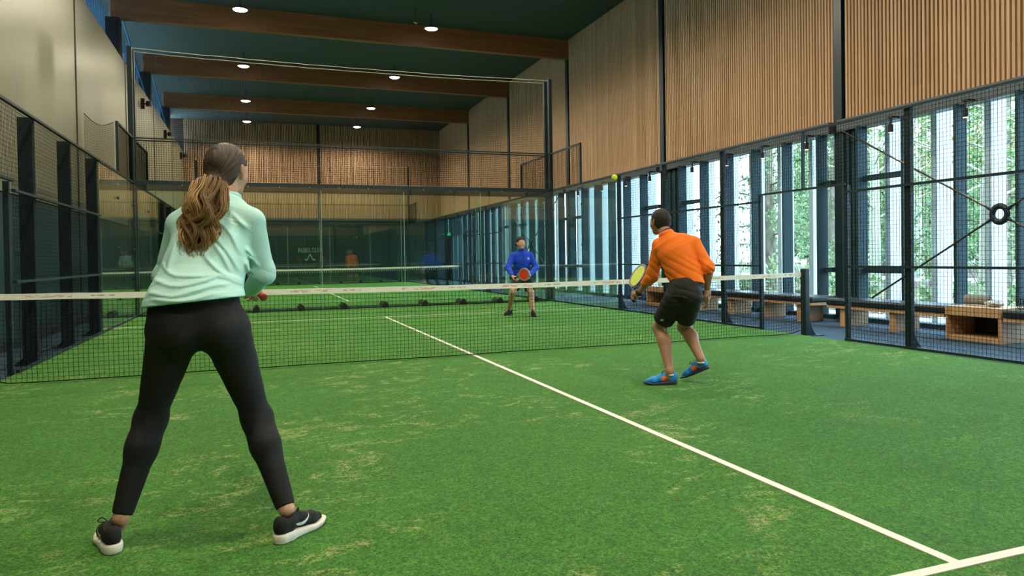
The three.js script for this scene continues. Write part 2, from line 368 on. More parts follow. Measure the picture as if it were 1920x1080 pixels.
function wireGrid(u0, u1, v0, v1, pitch, t, at) {       // at(u, v) -> [x, y, z]
  const list = [], nu = Math.round((u1 - u0) / pitch), nv = Math.round((v1 - v0) / pitch);
  for (let i = 0; i <= nu; i++) { const u = lerp(u0, u1, i / nu); list.push([...at(u, v0), ...at(u, v1), t]); }
  for (let j = 0; j <= nv; j++) { const v = lerp(v0, v1, j / nv); list.push([...at(u0, v), ...at(u1, v), t]); }
  return bars(list);
}
function sideFence(side, zc, label) {
  const o = thing('court_fence', label, 'fence', [5 * side, 0, zc], 'court side fences');
  const at = (u, v) => [0, v, u];
  const post = (z, h, w) => {
    const p = mesh('post', rbox(side < 0 && w > 0.08 ? 0.16 : 0.06, h, w, 0.006, side * (side < 0 && w > 0.08 ? 0.105 : 0.055), h / 2 - 0.02, z), M.steel, o);
    if (w > 0.08) {
      const s = new THREE.Shape(); s.moveTo(0, 0); s.lineTo(0.2, 0); s.quadraticCurveTo(0.06, 0.08, 0.02, 0.34); s.lineTo(0, 0.34);
      const g = new THREE.ExtrudeGeometry(s, { depth: 0.012, bevelEnabled: false }); g.translate(0.08, -0.02, z - 0.006); if (side < 0) g.rotateY(Math.PI).translate(0, 0, 2 * z);
      mesh('foot', [g, span(side > 0 ? 0.02 : -0.3, side > 0 ? 0.3 : -0.02, -0.03, -0.012, z - 0.09, z + 0.09)], M.steel, p);
    }
  };
  for (const z of [-6, -4, -2, 2, 4, 6]) post(z, 3.04, 0.1);
  for (const z of [-0.95, 0.95]) post(z, 2.16, 0.05);
  for (const [a, b] of [[-6, -4], [-4, -2], [-2, -0.95], [0.95, 2], [2, 4], [4, 6]]) {
    mesh('wire_mesh', wireGrid(a, b, 0.02, 3, 0.05, 0.0031, at), M.wire, o);
    for (const y of [0.02, 1.02, 2.04, 3.0]) mesh('rail', span(-0.012, 0.03, y - 0.015, y + 0.015, a, b), M.steel, o);
  }
  mesh('wire_mesh', wireGrid(-0.95, 0.95, 2.15, 3, 0.05, 0.0031, at), M.wire, o);
  for (const y of [2.15, 3.0]) mesh('rail', span(-0.012, 0.03, y - 0.015, y + 0.015, -0.95, 0.95), M.steel, o);
  mesh('rail', span(-0.015, 0.03, 2.15, 3, 0.1, 0.13), M.steel, o);
  for (const e of [-1, 1]) {
    for (const [a, b] of [[6.05, 7.99], [8.01, 9.95]]) {
      mesh('glass_panel', span(-0.006, 0.006, 0.03, 2.98, Math.min(e * a, e * b), Math.max(e * a, e * b)), M.glass, o);
      for (const y of [0.5, 1.5, 2.5]) mesh('glass_clamp', [box(0.05, 0.03, 0.06, side * 0.03, y, e * b - e * 0.05), cyl(0.03, 0.03, 0.02, 0, 0, 0, 12).rotateZ(Math.PI / 2).translate(-side * 0.012, y, e * b - e * 0.05)], M.steel, o);
    }
    const z0 = e > 0 ? 8 : -10, z1 = e > 0 ? 10 : -8;
    mesh('wire_mesh', wireGrid(z0, z1, 3, 4, 0.05, 0.0042, at), M.wire, o);
    const r = (y) => mesh('rail', span(-0.015, 0.025, y - 0.02, y + 0.02, e > 0 ? 6 : -10, e > 0 ? 10 : -6), M.steel, o);
    r(3.0); mesh('rail', span(-0.015, 0.025, 3.98, 4.02, z0, z1), M.steel, o);
    mesh('post', span(-0.02, 0.03, 3, 4.02, e * 8 - 0.025, e * 8 + 0.025), M.steel, o);
    mesh('base_channel', span(-0.02, 0.03, -0.02, 0.035, e > 0 ? 6 : -10, e > 0 ? 10 : -6), M.steel, o);
  }
}
function endWall(z, out, label, ropes = true) {        // out: -1 when the outside lies towards -z
  const o = thing('glass_wall', label, 'glass wall', [0, 0, z], 'court end walls');
  for (const s of [-1, 1]) mesh('corner_post', rbox(0.1, 6.06, 0.1, 0.01, s * 5.02, 3.0, out * 0.06), M.steel, o);
  for (let i = 0; i < 5; i++) {
    const x0 = -5 + 2 * i;
    mesh('glass_panel', span(x0 + 0.006, x0 + 1.994, 0.03, 2.96, -0.006, 0.006), M.glass, o);
  }
  for (let i = 0; i <= 4; i++) if (i) mesh('panel_edge', span(-5 + 2 * i - 0.0055, -5 + 2 * i + 0.0055, 0.03, 2.9, -0.006, 0.006), M.edge ??= std(0x7ea79a, 0.3), o);
  mesh('top_channel', rbox(10, 0.2, 0.08, 0.01, 0, 2.96, out * 0.05), M.steel, o);
  for (let x = -4.7; x < 4.9; x += 0.69) mesh('bolt', cyl(0.016, 0.016, 0.012, 0, 0, 0, 10).rotateX(Math.PI / 2).translate(x, 2.96, out * 0.01 - out * 0.02), M.chrome, o);
  mesh('base_channel', span(-5, 5, -0.02, 0.045, out > 0 ? 0.008 : -0.06, out > 0 ? 0.06 : -0.008), M.steel, o);
  for (let i = 0; i < 10; i++) {
    const x = -4.5 + i;
    const g = new THREE.CylinderGeometry(0.085, 0.085, 0.07, 18, 1, false, 0, Math.PI); g.rotateX(-Math.PI / 2).rotateZ(Math.PI / 2); g.rotateZ(-Math.PI / 2);
    const k = mesh('glass_bracket', [rbox(0.15, 0.1, 0.05, 0.02, 0, 0.06, -out * 0.032), cyl(0.05, 0.05, 0.05, 0, 0, 0, 16).rotateX(Math.PI / 2).translate(0, 0.1, -out * 0.03), rbox(0.15, 0.1, 0.1, 0.02, 0, 0.06, out * 0.07)], M.rubber, o); k.position.set(x, 0, 0);
  }
  mesh('wire_mesh', wireGrid(-4.97, 4.97, 3.04, 4, 0.05, 0.0042, (u, v) => [u, v, out * 0.03]), M.wire, o);
  mesh('rail', span(-5, 5, 3.985, 4.015, out * 0.03 - 0.015, out * 0.03 + 0.015), M.steel, o);
  if (!ropes) return;
  const sag = (x) => 0.07 * (1 - (x / 5) ** 2);
  const list = [], r = rng(31);
  for (let i = 0; i <= 208; i++) { const x = lerp(-5, 5, i / 208); list.push([x, 4, 0, x, 6 - sag(x), 0, 0.002]); }
  for (let j = 1; j < 42; j++) for (let k = 0; k < 16; k++) { const a = lerp(-5, 5, k / 16), b = lerp(-5, 5, (k + 1) / 16), f = j / 42; list.push([a, 4 + (2 - sag(a)) * f, 0, b, 4 + (2 - sag(b)) * f, 0, 0.002]); }
  const n = mesh('ball_net', bars(list), M.netfine, o); n.position.z = out * 0.06;
  const pts = []; for (let k = 0; k <= 40; k++) { const x = lerp(-5, 5, k / 40); pts.push(V(x, 6 - sag(x) + (r() - 0.5) * 0.012, out * 0.06)); }
  mesh('top_rope', tube(pts, 0.007, 120, 6), M.rope, o);
}
sideFence(1, 0, 'near court side fence of dark wire mesh in front of the benches');
sideFence(-1, 0, 'near court side fence of dark wire mesh along the pale left wall');
sideFence(1, -20.45, 'far court side fence of dark wire mesh beside the distant windows');
sideFence(-1, -20.45, 'far court side fence of dark wire mesh along the left wall');
endWall(-10, -1, 'glass end wall behind the blue player, with tall corner posts and netting');
endWall(-10.45, 1, 'second glass end wall just behind the first, closing the far court');
endWall(-30.45, -1, 'farthest glass end wall, in front of the dark end of the hall');
endWall(10, 1, 'glass end wall behind the viewer', false);

// a slack net closing the gap to the pale wall
{
  const o = thing('gap_net', 'slack dark net hung between the left fence step and the pale wall', 'net', [-5.06, 3.0, -8.05]);
  const A = [0, 1, 0], B = [-0.74, 1.38, -1.35], Cc = [-0.74, -0.3, -1.35], D = [0, 0, 0];
  const at = (u, v) => [0, 1, 2].map((k) => { const top = lerp(A[k], B[k], u), low = lerp(D[k], Cc[k], u); return lerp(low, top, v) - (k === 1 ? 0.14 * Math.sin(u * Math.PI) * v : 0); });
  const list = []; const n = 34, m = 24;
  for (let i = 0; i <= n; i++) for (let j = 0; j < m; j++) list.push([...at(i / n, j / m), ...at(i / n, (j + 1) / m), 0.003]);
  for (let j = 0; j <= m; j++) for (let i = 0; i < n; i++) list.push([...at(i / n, j / m), ...at((i + 1) / n, j / m), j === m ? 0.01 : 0.003]);
  mesh('netting', bars(list), M.netfine, o);
}

// nets
const tapeTex = texture(2048, 64, (i, j) => {
  let v = 226 + 22 * fbm(i / 6, j / 6, 2); let c = [v, v * 0.985, v * 0.93];
  const u = (i % 256) / 256, w = j / 64;                               // worn print repeated along the band
  const ink = u > 0.3 && u < 0.62 && w > 0.3 && w < 0.72 && fbm(i / 7, j / 9, 2) > 0.5;
  const dash = u > 0.75 && u < 0.92 && w > 0.45 && w < 0.62 && fbm(i / 5, j / 20 + 9, 2) > 0.42;
  if (ink) c = [216, 176, 160]; if (dash) c = [150, 140, 132];
  return c;
});
function padelNet(zc, label, detail) {
  const o = thing('padel_net', label, 'net', [0, 0, zc], 'court nets');
  const top = (x) => 0.88 + 0.04 * Math.abs(x / 5) ** 1.6, list = [], N = 222, T = detail ? 0.0032 : 0.004, r = rng(9);
  const low = (x) => 0.012 + 0.05 * smooth(4.8, 5.02, Math.abs(x)) + 0.008 * vnoise(x * 2 + 30, 1);
  const bulge = (x, f) => 0.03 * Math.sin(f * Math.PI) * (0.6 + 0.4 * Math.sin(x * 0.9 + zc)) + 0.02 * (1 - f) * (vnoise(x * 1.3, zc + 3) - 0.5);
  for (let i = 0; i <= N; i++) { const x = lerp(-5.04, 5.04, i / N); for (let k = 0; k < 4; k++) { const f = k / 4, g = (k + 1) / 4; list.push([x, lerp(low(x), top(x) - 0.04, f), bulge(x, f), x, lerp(low(x), top(x) - 0.04, g), bulge(x, g), T]); } }
  for (let j = 0; j < 19; j++) for (let k = 0; k < 50; k++) { const a = lerp(-5.04, 5.04, k / 50), b = lerp(-5.04, 5.04, (k + 1) / 50), f = j / 19; list.push([a, lerp(low(a), top(a) - 0.04, f), bulge(a, f), b, lerp(low(b), top(b) - 0.04, f), bulge(b, f), j ? T : 0.009]); }
  mesh('net_mesh', bars(list), M.netcord, o);
  const g = new THREE.BoxGeometry(10.1, 0.062, 0.014, 60, 1, 1), p = g.attributes.position;
  for (let i = 0; i < p.count; i++) { const x = p.getX(i); p.setY(i, p.getY(i) + top(x) - 0.03 + 0.004 * (vnoise(x * 3, 7) - 0.5)); p.setZ(i, p.getZ(i) + 0.012 * (vnoise(x * 1.4, 2 + zc) - 0.5)); }
  g.computeVertexNormals();
  mesh('top_tape', g, M.tapePrint ??= std(0xffffff, 0.8, { map: tapeTex }), o);
  if (!detail) { const tab = []; for (let x = -4.95; x < 5; x += 0.085) tab.push(box(0.042, 0.085, 0.006, x, top(x) - 0.105, 0)); mesh('tape_lacing', tab, M.lacing ??= std(0x9aa79a, 0.85), o).userData.kind = 'stuff'; }
  for (const s of [-1, 1]) {
    const q = mesh('net_post', rbox(0.085, 1.0, 0.11, 0.012, s * 5.12, 0.48, 0), M.steel, o);
    const sh = new THREE.Shape(); sh.moveTo(0, 0); sh.lineTo(0.16, 0); sh.quadraticCurveTo(0.05, 0.08, 0.02, 0.36); sh.lineTo(0, 0.36);
    const f = new THREE.ExtrudeGeometry(sh, { depth: 0.05, bevelEnabled: false }); f.translate(0, 0, -0.025); if (s < 0) f.rotateY(Math.PI); f.translate(s * 5.15, -0.02, 0);
    mesh('post_foot', [f, box(0.4, 0.012, 0.16, s * 5.2, -0.024, 0)], M.steel, q);
  }
}
padelNet(0, 'near court net with worn white top band across the picture', true);
padelNet(-20.45, 'far court net with white top band beyond the glass end walls', false);

// ---------------------------------------------------------------- benches by the windows
function cushion(z0, z1, y) { const g = rbox(0.62, 0.11, z1 - z0, 0.035, 6.87, y - 0.055, (z0 + z1) / 2, 4); return g; }
function bench(label, z0, z1, y, legs) {
  const o = thing('bench', label, 'bench', [0, -0.03, 0], 'benches along the windows');
  mesh('seat_pad', cushion(z0, z1, y), M.leather, o);
  mesh('seat_slab', rbox(0.58, 0.05, z1 - z0 - 0.02, 0.006, 6.87, y - 0.135, (z0 + z1) / 2), M.bench, o);
  for (const z of legs) mesh('leg', rbox(0.5, y - 0.16, 0.12, 0.006, 6.87, (y - 0.16) / 2, z), M.bench, o);
}
bench('black padded bench with pale timber legs left of the net post', -6.6, -1.55, 0.47, [-1.95, -3.0, -4.1, -5.3, -6.3]);
bench('black padded bench with pale timber legs right of the net post', -1.2, 1.19, 0.46, [-0.86, 0.2]);
bench('black padded bench end at the right edge of the picture', 2.08, 5.2, 0.46, [4.2]);
function shelfBox(label, z0, z1) {
  const o = thing('shelf_box', label, 'shelf', [0, -0.03, (z0 + z1) / 2], 'timber shelf boxes between benches');
  const w = z1 - z0, h = 0.47;
  mesh('top', rbox(0.6, 0.13, w, 0.006, 6.87, h - 0.065, 0), M.bench, o);
  for (const s of [-1, 1]) mesh('side_panel', rbox(0.58, h - 0.13, 0.045, 0.004, 6.87, (h - 0.13) / 2, s * (w / 2 - 0.024)), M.bench, o);
  mesh('bottom_shelf', rbox(0.58, 0.06, w - 0.09, 0.004, 6.87, 0.03, 0), M.bench, o);
  mesh('back_panel', span(7.1, 7.13, 0.06, h - 0.13, -w / 2 + 0.045, w / 2 - 0.045), M.black, o);
}
shelfBox('open timber shelf box between the benches holding a rolled towel', 1.2, 2.06);
shelfBox('open timber shelf box behind the orange player', -7.6, -6.65);
{
  const o = thing('rolled_towel', 'rolled grey towel on the timber shelf box', 'towel', [6.95, 0.44, 1.42]);
  const pts = []; for (let i = 0; i <= 90; i++) { const a = i / 90 * Math.PI * 6, r = 0.016 + 0.062 * i / 90; pts.push([Math.cos(a) * r, Math.sin(a) * r]); }
  const s = new THREE.Shape(); pts.forEach(([x, y], i) => (i ? s.lineTo(x, y) : s.moveTo(x, y))); for (let i = 90; i >= 0; i--) s.lineTo(pts[i][0] * 0.9, pts[i][1] * 0.9);
  const g = new THREE.ExtrudeGeometry(s, { depth: 0.34, bevelEnabled: true, bevelSize: 0.004, bevelThickness: 0.01, bevelSegments: 2, steps: 6 }); g.translate(0, 0.085, -0.17);
  mesh('cloth', g, std(0x8d8f8c, 0.95, { bumpMap: bumpNoise, bumpScale: 0.003 }), o);
  const b = thing('crumpled_towel', 'small crumpled white cloth beside the rolled towel', 'towel', [6.85, 0.44, 1.76]);
  const q = new THREE.IcosahedronGeometry(0.1, 4), p = q.attributes.position;
  for (let i = 0; i < p.count; i++) { const x = p.getX(i), y = p.getY(i), z = p.getZ(i), n = 1 + 0.35 * perlin.noise(x * 22, y * 22, z * 22); p.setXYZ(i, x * n, Math.max(0, (y + 0.1) * 0.42 * n), z * n * 1.3); }
  q.computeVertexNormals(); mesh('cloth', q, std(0xb9bfc0, 0.95), b);
  const t = thing('bottle', 'dark drinks bottle with a yellow label on the end bench', 'bottle', [6.98, 0.43, 2.22]);
  mesh('body', new THREE.LatheGeometry([[0, 0], [0.036, 0], [0.038, 0.01], [0.038, 0.13], [0.03, 0.17], [0.03, 0.18]].map(([a, c]) => new THREE.Vector2(a, c)), 20), M.black, t);
  mesh('cap', cyl(0.034, 0.034, 0.04, 0, 0.195, 0, 18), M.black, t);
  mesh('label', cyl(0.0388, 0.0388, 0.07, 0, 0.08, 0, 20), std(0xc9cf2a, 0.5), t);
  const u = thing('wire_basket', 'small pale wire basket beside the drinks bottle', 'basket', [6.9, 0.43, 2.1 + 0.02]);
  const l = []; for (let k = 0; k < 14; k++) { const a = k / 14 * Math.PI * 2; l.push([Math.cos(a) * 0.05, 0, Math.sin(a) * 0.05, Math.cos(a) * 0.065, 0.13, Math.sin(a) * 0.065, 0.004]); }
  for (const [y, rr] of [[0.003, 0.05], [0.065, 0.058], [0.13, 0.065]]) for (let k = 0; k < 14; k++) { const a = k / 14 * Math.PI * 2, c = (k + 1) / 14 * Math.PI * 2; l.push([Math.cos(a) * rr, y, Math.sin(a) * rr, Math.cos(c) * rr, y, Math.sin(c) * rr, 0.005]); }
  mesh('wires', bars(l), std(0xc8cc9c, 0.4), u);
}
// door at the far end of the window wall and its exit sign; lettering on the end wall
{
  const d = structure('door_1', 'dark door at the far end of the window wall');
  mesh('door_leaf', span(XR - 0.2, XR - 0.14, 0, 2.35, -32.2, -31.2), M.darkpaint, d);
  mesh('door_frame', [span(XR - 0.22, XR - 0.12, 0, 2.43, -31.2, -31.1), span(XR - 0.22, XR - 0.12, 0, 2.43, -32.3, -32.2), span(XR - 0.22, XR - 0.12, 2.35, 2.43, -32.3, -31.1)], M.steel, d);
  mesh('door_handle', cyl(0.02, 0.02, 0.5, XR - 0.25, 1.05, -31.35, 10), M.chrome, d);
  const e = thing('exit_sign', 'small glowing green exit sign above the distant dark door', 'exit sign', [XR - 0.17, 2.53, -31.65]);
  mesh('case', rbox(0.05, 0.2, 0.4, 0.008), M.black, e);
  const gl = std(0x0a3015, 0.4, { emissive: new THREE.Color(0.1, 0.9, 0.4), emissiveIntensity: 1.6 });
  mesh('sign_face', [span(-0.03, -0.026, -0.08, 0.08, -0.18, 0.18), span(-0.022, 0.022, -0.08, 0.08, 0.2, 0.203)], gl, e);
  const gp = new THREE.PointLight(new THREE.Color(0.15, 1, 0.45), 0.5, 5, 2); gp.position.set(-0.12, 0, 0); gp.shadow.radius = 3; gp.castShadow = true; e.add(gp);
  const font = await new FontLoader().loadAsync('fonts/droid/droid_serif_bold.typeface.json');
  const s = thing('wall_lettering', 'pale raised club lettering with an emblem on the dark end wall', 'sign', [-0.34, 1.64, ZF + 0.002]);
  const txt = new TextGeometry('PADEL CLUB', { font, size: 0.2, depth: 0.02, curveSegments: 4 }); txt.computeBoundingBox(); const bw = txt.boundingBox.max.x; txt.scale(1.28 / bw, 1.25, 1);
  const pale = std(0x9fb0a6, 0.6);
  mesh('letters', txt, pale, s);
  const em = [];
  for (const k of [-1, 1]) { const leg = box(0.05, 0.34, 0.02, 0, 0, 0.01); leg.rotateZ(k * 0.42); leg.translate(0.64 + k * 0.07, -0.24, 0); em.push(leg); const c = new THREE.CylinderGeometry(0.07, 0.07, 0.02, 18); c.rotateX(Math.PI / 2); c.scale(1.3, 0.7, 1); c.translate(0.64 + k * 0.2, -0.4, 0.01); em.push(c); }
  mesh('emblem', em, pale, s);
}

// ---------------------------------------------------------------- the wood outside
{
  const ground = structure('floor_outside', 'woodland ground with fallen leaves outside the windows');
  const gt = texture(1024, 1024, (i, j) => {
    const x = i / 1024 * 40, z = j / 1024 * 40, a = fbm(x * 0.35, z * 0.35, 3), b = fbm(x * 5, z * 5, 3), c = lattice[((j & 255) << 8) | (i & 255)];
    const grass = smooth(0.48, 0.56, a); const leaf = [lerp(92, 176, b * 0.6 + c * 0.4), lerp(70, 132, b * 0.5 + c * 0.4), lerp(60, 108, c)], g = [lerp(92, 140, b), lerp(128, 176, b), lerp(52, 80, c)];
    return leaf.map((v, k) => lerp(v, g[k], grass * (0.55 + 0.45 * c)));
  }); gt.repeat.set(1 / 40, 1 / 40);
  mesh('forest_floor', span(XR + 0.3, 70, -0.4, -0.08, -95, 30), std(0x9c9c9c, 0.95, { map: gt }), ground);
  mesh('paving_strip', span(XR + 0.12, XR + 1.5, -0.3, -0.04, -60, 20), std(0x8c8f8e, 0.9), ground);
  mesh('path', span(24, 28, -0.3, -0.06, -95, 30), std(0x9a9d99, 0.9), ground);

  const bark = std(0xffffff, 0.95, { map: texture(256, 256, (i, j) => { const v = fbm(i / 6, j / 30, 4); return [lerp(60, 150, v), lerp(54, 140, v), lerp(46, 120, v)]; }) });
  const paleBark = std(0xffffff, 0.9, { map: texture(256, 256, (i, j) => { const v = fbm(i / 30, j / 8, 4); return [lerp(120, 205, v), lerp(118, 200, v), lerp(104, 180, v)]; }) });
  const leafGeo = () => { const g = new THREE.BufferGeometry(); g.setAttribute('position', new THREE.Float32BufferAttribute([0, 0, 0, 0.5, 0.12, 0.32, 1, 0, 0, 0.5, 0.12, -0.32], 3)); g.setIndex([0, 1, 2, 0, 2, 3]); g.computeVertexNormals(); return g; };
  const leaf = leafGeo();
  const leafMat = new THREE.MeshPhysicalMaterial({ color: 0xffffff, roughness: 0.9, transmission: 0.35, thickness: 0, side: THREE.DoubleSide });
  const mtx = new THREE.Matrix4(), q = new THREE.Quaternion(), eu = new THREE.Euler(), sc = V(), ps = V(), col = new THREE.Color();
  function foliage(parent, name, spots, size, tones, r) {
    const im = new THREE.InstancedMesh(leaf, leafMat, spots.length);
    spots.forEach(([x, y, z], i) => { eu.set(r() * 6.3, r() * 6.3, r() * 6.3); q.setFromEuler(eu); const s = size * (0.6 + 0.8 * r()); im.setMatrixAt(i, mtx.compose(ps.set(x, y, z), q, sc.set(s, s, s))); const t = tones[Math.floor(r() * tones.length)], k = 0.42 + 0.3 * r(); im.setColorAt(i, col.setRGB(t[0] * k, t[1] * k, t[2] * k)); });
    im.name = name; im.userData.kind = 'stuff'; shade(im); parent.add(im);
  }
  const greens = [[0.20, 0.34, 0.12], [0.28, 0.44, 0.18], [0.14, 0.26, 0.10], [0.36, 0.5, 0.22]], autumn = [[0.42, 0.40, 0.10], [0.3, 0.42, 0.12], [0.2, 0.34, 0.1], [0.5, 0.34, 0.1]];
  function tree(kind, x, z, h, seed) {
    const r = rng(seed), conifer = kind === 0;
    const o = thing('woodland_tree', conifer ? 'dark trunked evergreen with drooping branches outside the windows' : 'pale trunked leafy tree outside the windows', 'tree', [x, -0.1, z], conifer ? 'evergreens outside' : 'pale trees outside');
    const tr = conifer ? 0.16 + 0.012 * h : 0.11 + 0.012 * h, lean = (r() - 0.5) * 0.8;
    mesh('trunk', tube([[0, -0.1, 0], [lean * 0.2, h * 0.35, lean * 0.1], [lean * 0.6, h * 0.7, lean * 0.5], [lean, h, lean * 0.6]], tr, 14, 9, 0.25), conifer ? bark : paleBark, o);
    const br = [], spots = [], nb = conifer ? 34 : 22;
    for (let k = 0; k < nb; k++) {
      const f = conifer ? 0.14 + 0.84 * k / nb : 0.25 + 0.72 * k / nb, a = k * 2.4 + r(), L = (conifer ? lerp(0.36, 0.10, f) : lerp(0.30, 0.14, f)) * h * (0.7 + 0.6 * r());
      const b0 = V(lean * f, h * f, lean * 0.5 * f), dx = Math.cos(a), dz = Math.sin(a), dip = conifer ? -0.25 : 0.45;
      const P = [b0, b0.clone().add(V(dx * L * 0.5, L * (conifer ? 0.06 : 0.25), dz * L * 0.5)), b0.clone().add(V(dx * L, L * dip, dz * L))];
      br.push(tube(P, 0.022 + 0.012 * L * 0.6, 6, 5, 0.3));
      const c = new THREE.CatmullRomCurve3(P), n = Math.round((conifer ? 150 : 90) * (x > 35 ? 2.6 : x > 20 ? 1.9 : 1) * L / 2);
      for (let i = 0; i < n; i++) { const t = 0.25 + 0.75 * r(), p = c.getPoint(t), w = conifer ? 0.42 : 0.55; spots.push([p.x + (r() - 0.5) * w * 1.4, p.y + (r() - 0.6) * w, p.z + (r() - 0.5) * w * 1.4]); }
    }
    mesh('branches', br, conifer ? bark : paleBark, o);
    foliage(o, 'foliage', spots, x > 35 ? 0.26 : conifer ? 0.125 : 0.09, conifer ? greens : autumn, r);
  }
  [[0, 21, -8.9, 9, 1], [1, 14.5, -4.4, 10, 2], [0, 21, -17, 11, 3], [1, 16.5, -7.4, 11, 4], [0, 25.5, -12.4, 11, 5], [1, 12.8, -1.4, 9, 6], [0, 29, -25, 13, 7], [1, 22.5, -23, 12, 8], [0, 31, -19, 12, 9], [1, 18.6, -12.2, 10, 10], [0, 36, -33, 15, 11], [1, 27, -30, 13, 12], [0, 14.5, -13, 9, 14], [1, 26.5, -17.5, 12, 15], [0, 34, -24, 13, 16],
   [0, 38, -28, 9, 21], [0, 43, -36, 9, 22], [0, 41, -42, 10, 23], [0, 46, -30, 10, 24], [0, 40, -24, 8, 25], [0, 49, -38, 11, 26], [0, 48, -48, 10, 27], [0, 55, -42, 11, 28], [0, 52, -54, 12, 30]].forEach((a) => tree(...a));
  const rs = rng(99);
  for (let i = 0; i < 34; i++) {
    const x = 9.6 + rs() * 3 + (i > 14 ? 8.5 + (i % 3) * 5.5 : 0), z = 3.2 - (i % 15) * 1.65 - rs() * 0.8 - (i > 14 ? 4 + (i % 3) * 4 + (i > 28 ? 7 : 0) : 0), h = 0.5 + rs() * 0.7 + (i > 14 ? 1.1 : 0);
    const o = thing('woodland_shrub', 'low leafy green shrub on the leaf litter outside the windows', 'shrub', [x, -0.1, z], 'shrubs outside');
    const st = [], sp = [];
    for (let k = 0; k < 9; k++) { const a = rs() * 6.3, L = h * (0.6 + 0.5 * rs()); st.push(tube([[0, 0, 0], [Math.cos(a) * L * 0.3, L * 0.6, Math.sin(a) * L * 0.3], [Math.cos(a) * L * 0.7, L, Math.sin(a) * L * 0.7]], 0.012, 4, 5, 0.4)); for (let m = 0; m < 26; m++) { const t = 0.3 + 0.7 * rs(); sp.push([Math.cos(a) * L * 0.7 * t + (rs() - 0.5) * 0.3, L * t + (rs() - 0.5) * 0.25, Math.sin(a) * L * 0.7 * t + (rs() - 0.5) * 0.3]); } }
    mesh('stems', st, bark, o); foliage(o, 'foliage', sp, 0.13, greens.slice(1).concat([[0.36, 0.5, 0.2]]), rs);
  }
  // fallen leaves near the glass
  const lit = new THREE.InstancedMesh(leaf, leafMat, 2600); const rl = rng(4);
  for (let i = 0; i < 2600; i++) { eu.set((rl() - 0.5) * 0.7, rl() * 6.3, (rl() - 0.5) * 0.7); q.setFromEuler(eu); const s = 0.07 + 0.07 * rl(); lit.setMatrixAt(i, mtx.compose(ps.set(9.2 + rl() * 9, -0.06, 4 - rl() * 17), q, sc.set(s, s, s))); const t = [[0.42, 0.22, 0.12], [0.5, 0.33, 0.2], [0.3, 0.16, 0.1], [0.5, 0.45, 0.25]][Math.floor(rl() * 4)]; lit.setColorAt(i, col.setRGB(...t)); }
  lit.name = 'leaf_litter'; lit.userData = { kind: 'stuff', label: 'fallen brown leaves on the ground outside the windows', category: 'leaves' }; shade(lit); scene.add(lit);
}

// ---------------------------------------------------------------- bodies: distance fields meshed on a grid
const smin = (a, b, k) => { const h = Math.max(k - Math.abs(a - b), 0) / k; return Math.min(a, b) - h * h * k * 0.25; };
const smax = (a, b, k) => -smin(-a, -b, k);
function cone(a, b, ra, rb) {                      // tapered capsule
  const [ax, ay, az] = a, bx = b[0] - ax, by = b[1] - ay, bz = b[2] - az, il = 1 / Math.max(1e-9, bx * bx + by * by + bz * bz);
  return (x, y, z) => { const px = x - ax, py = y - ay, pz = z - az; let h = (px * bx + py * by + pz * bz) * il; h = h < 0 ? 0 : h > 1 ? 1 : h; const dx = px - bx * h, dy = py - by * h, dz = pz - bz * h; return Math.sqrt(dx * dx + dy * dy + dz * dz) - (ra + (rb - ra) * h); };
}
function ball(c, rx, ry = rx, rz = rx) { return (x, y, z) => { const a = (x - c[0]) / rx, b = (y - c[1]) / ry, d = (z - c[2]) / rz, k = Math.sqrt(a * a + b * b + d * d); return (k - 1) * Math.min(rx, ry, rz); }; }
function union(list, k) { return (x, y, z) => { let d = list[0](x, y, z); for (let i = 1; i < list.length; i++) d = smin(d, list[i](x, y, z), k); return d; }; }
const cut = (f, p, n, k = 0.006) => (x, y, z) => smax(f(x, y, z), (x - p[0]) * n[0] + (y - p[1]) * n[1] + (z - p[2]) * n[2], k);   // keeps the side n points away from
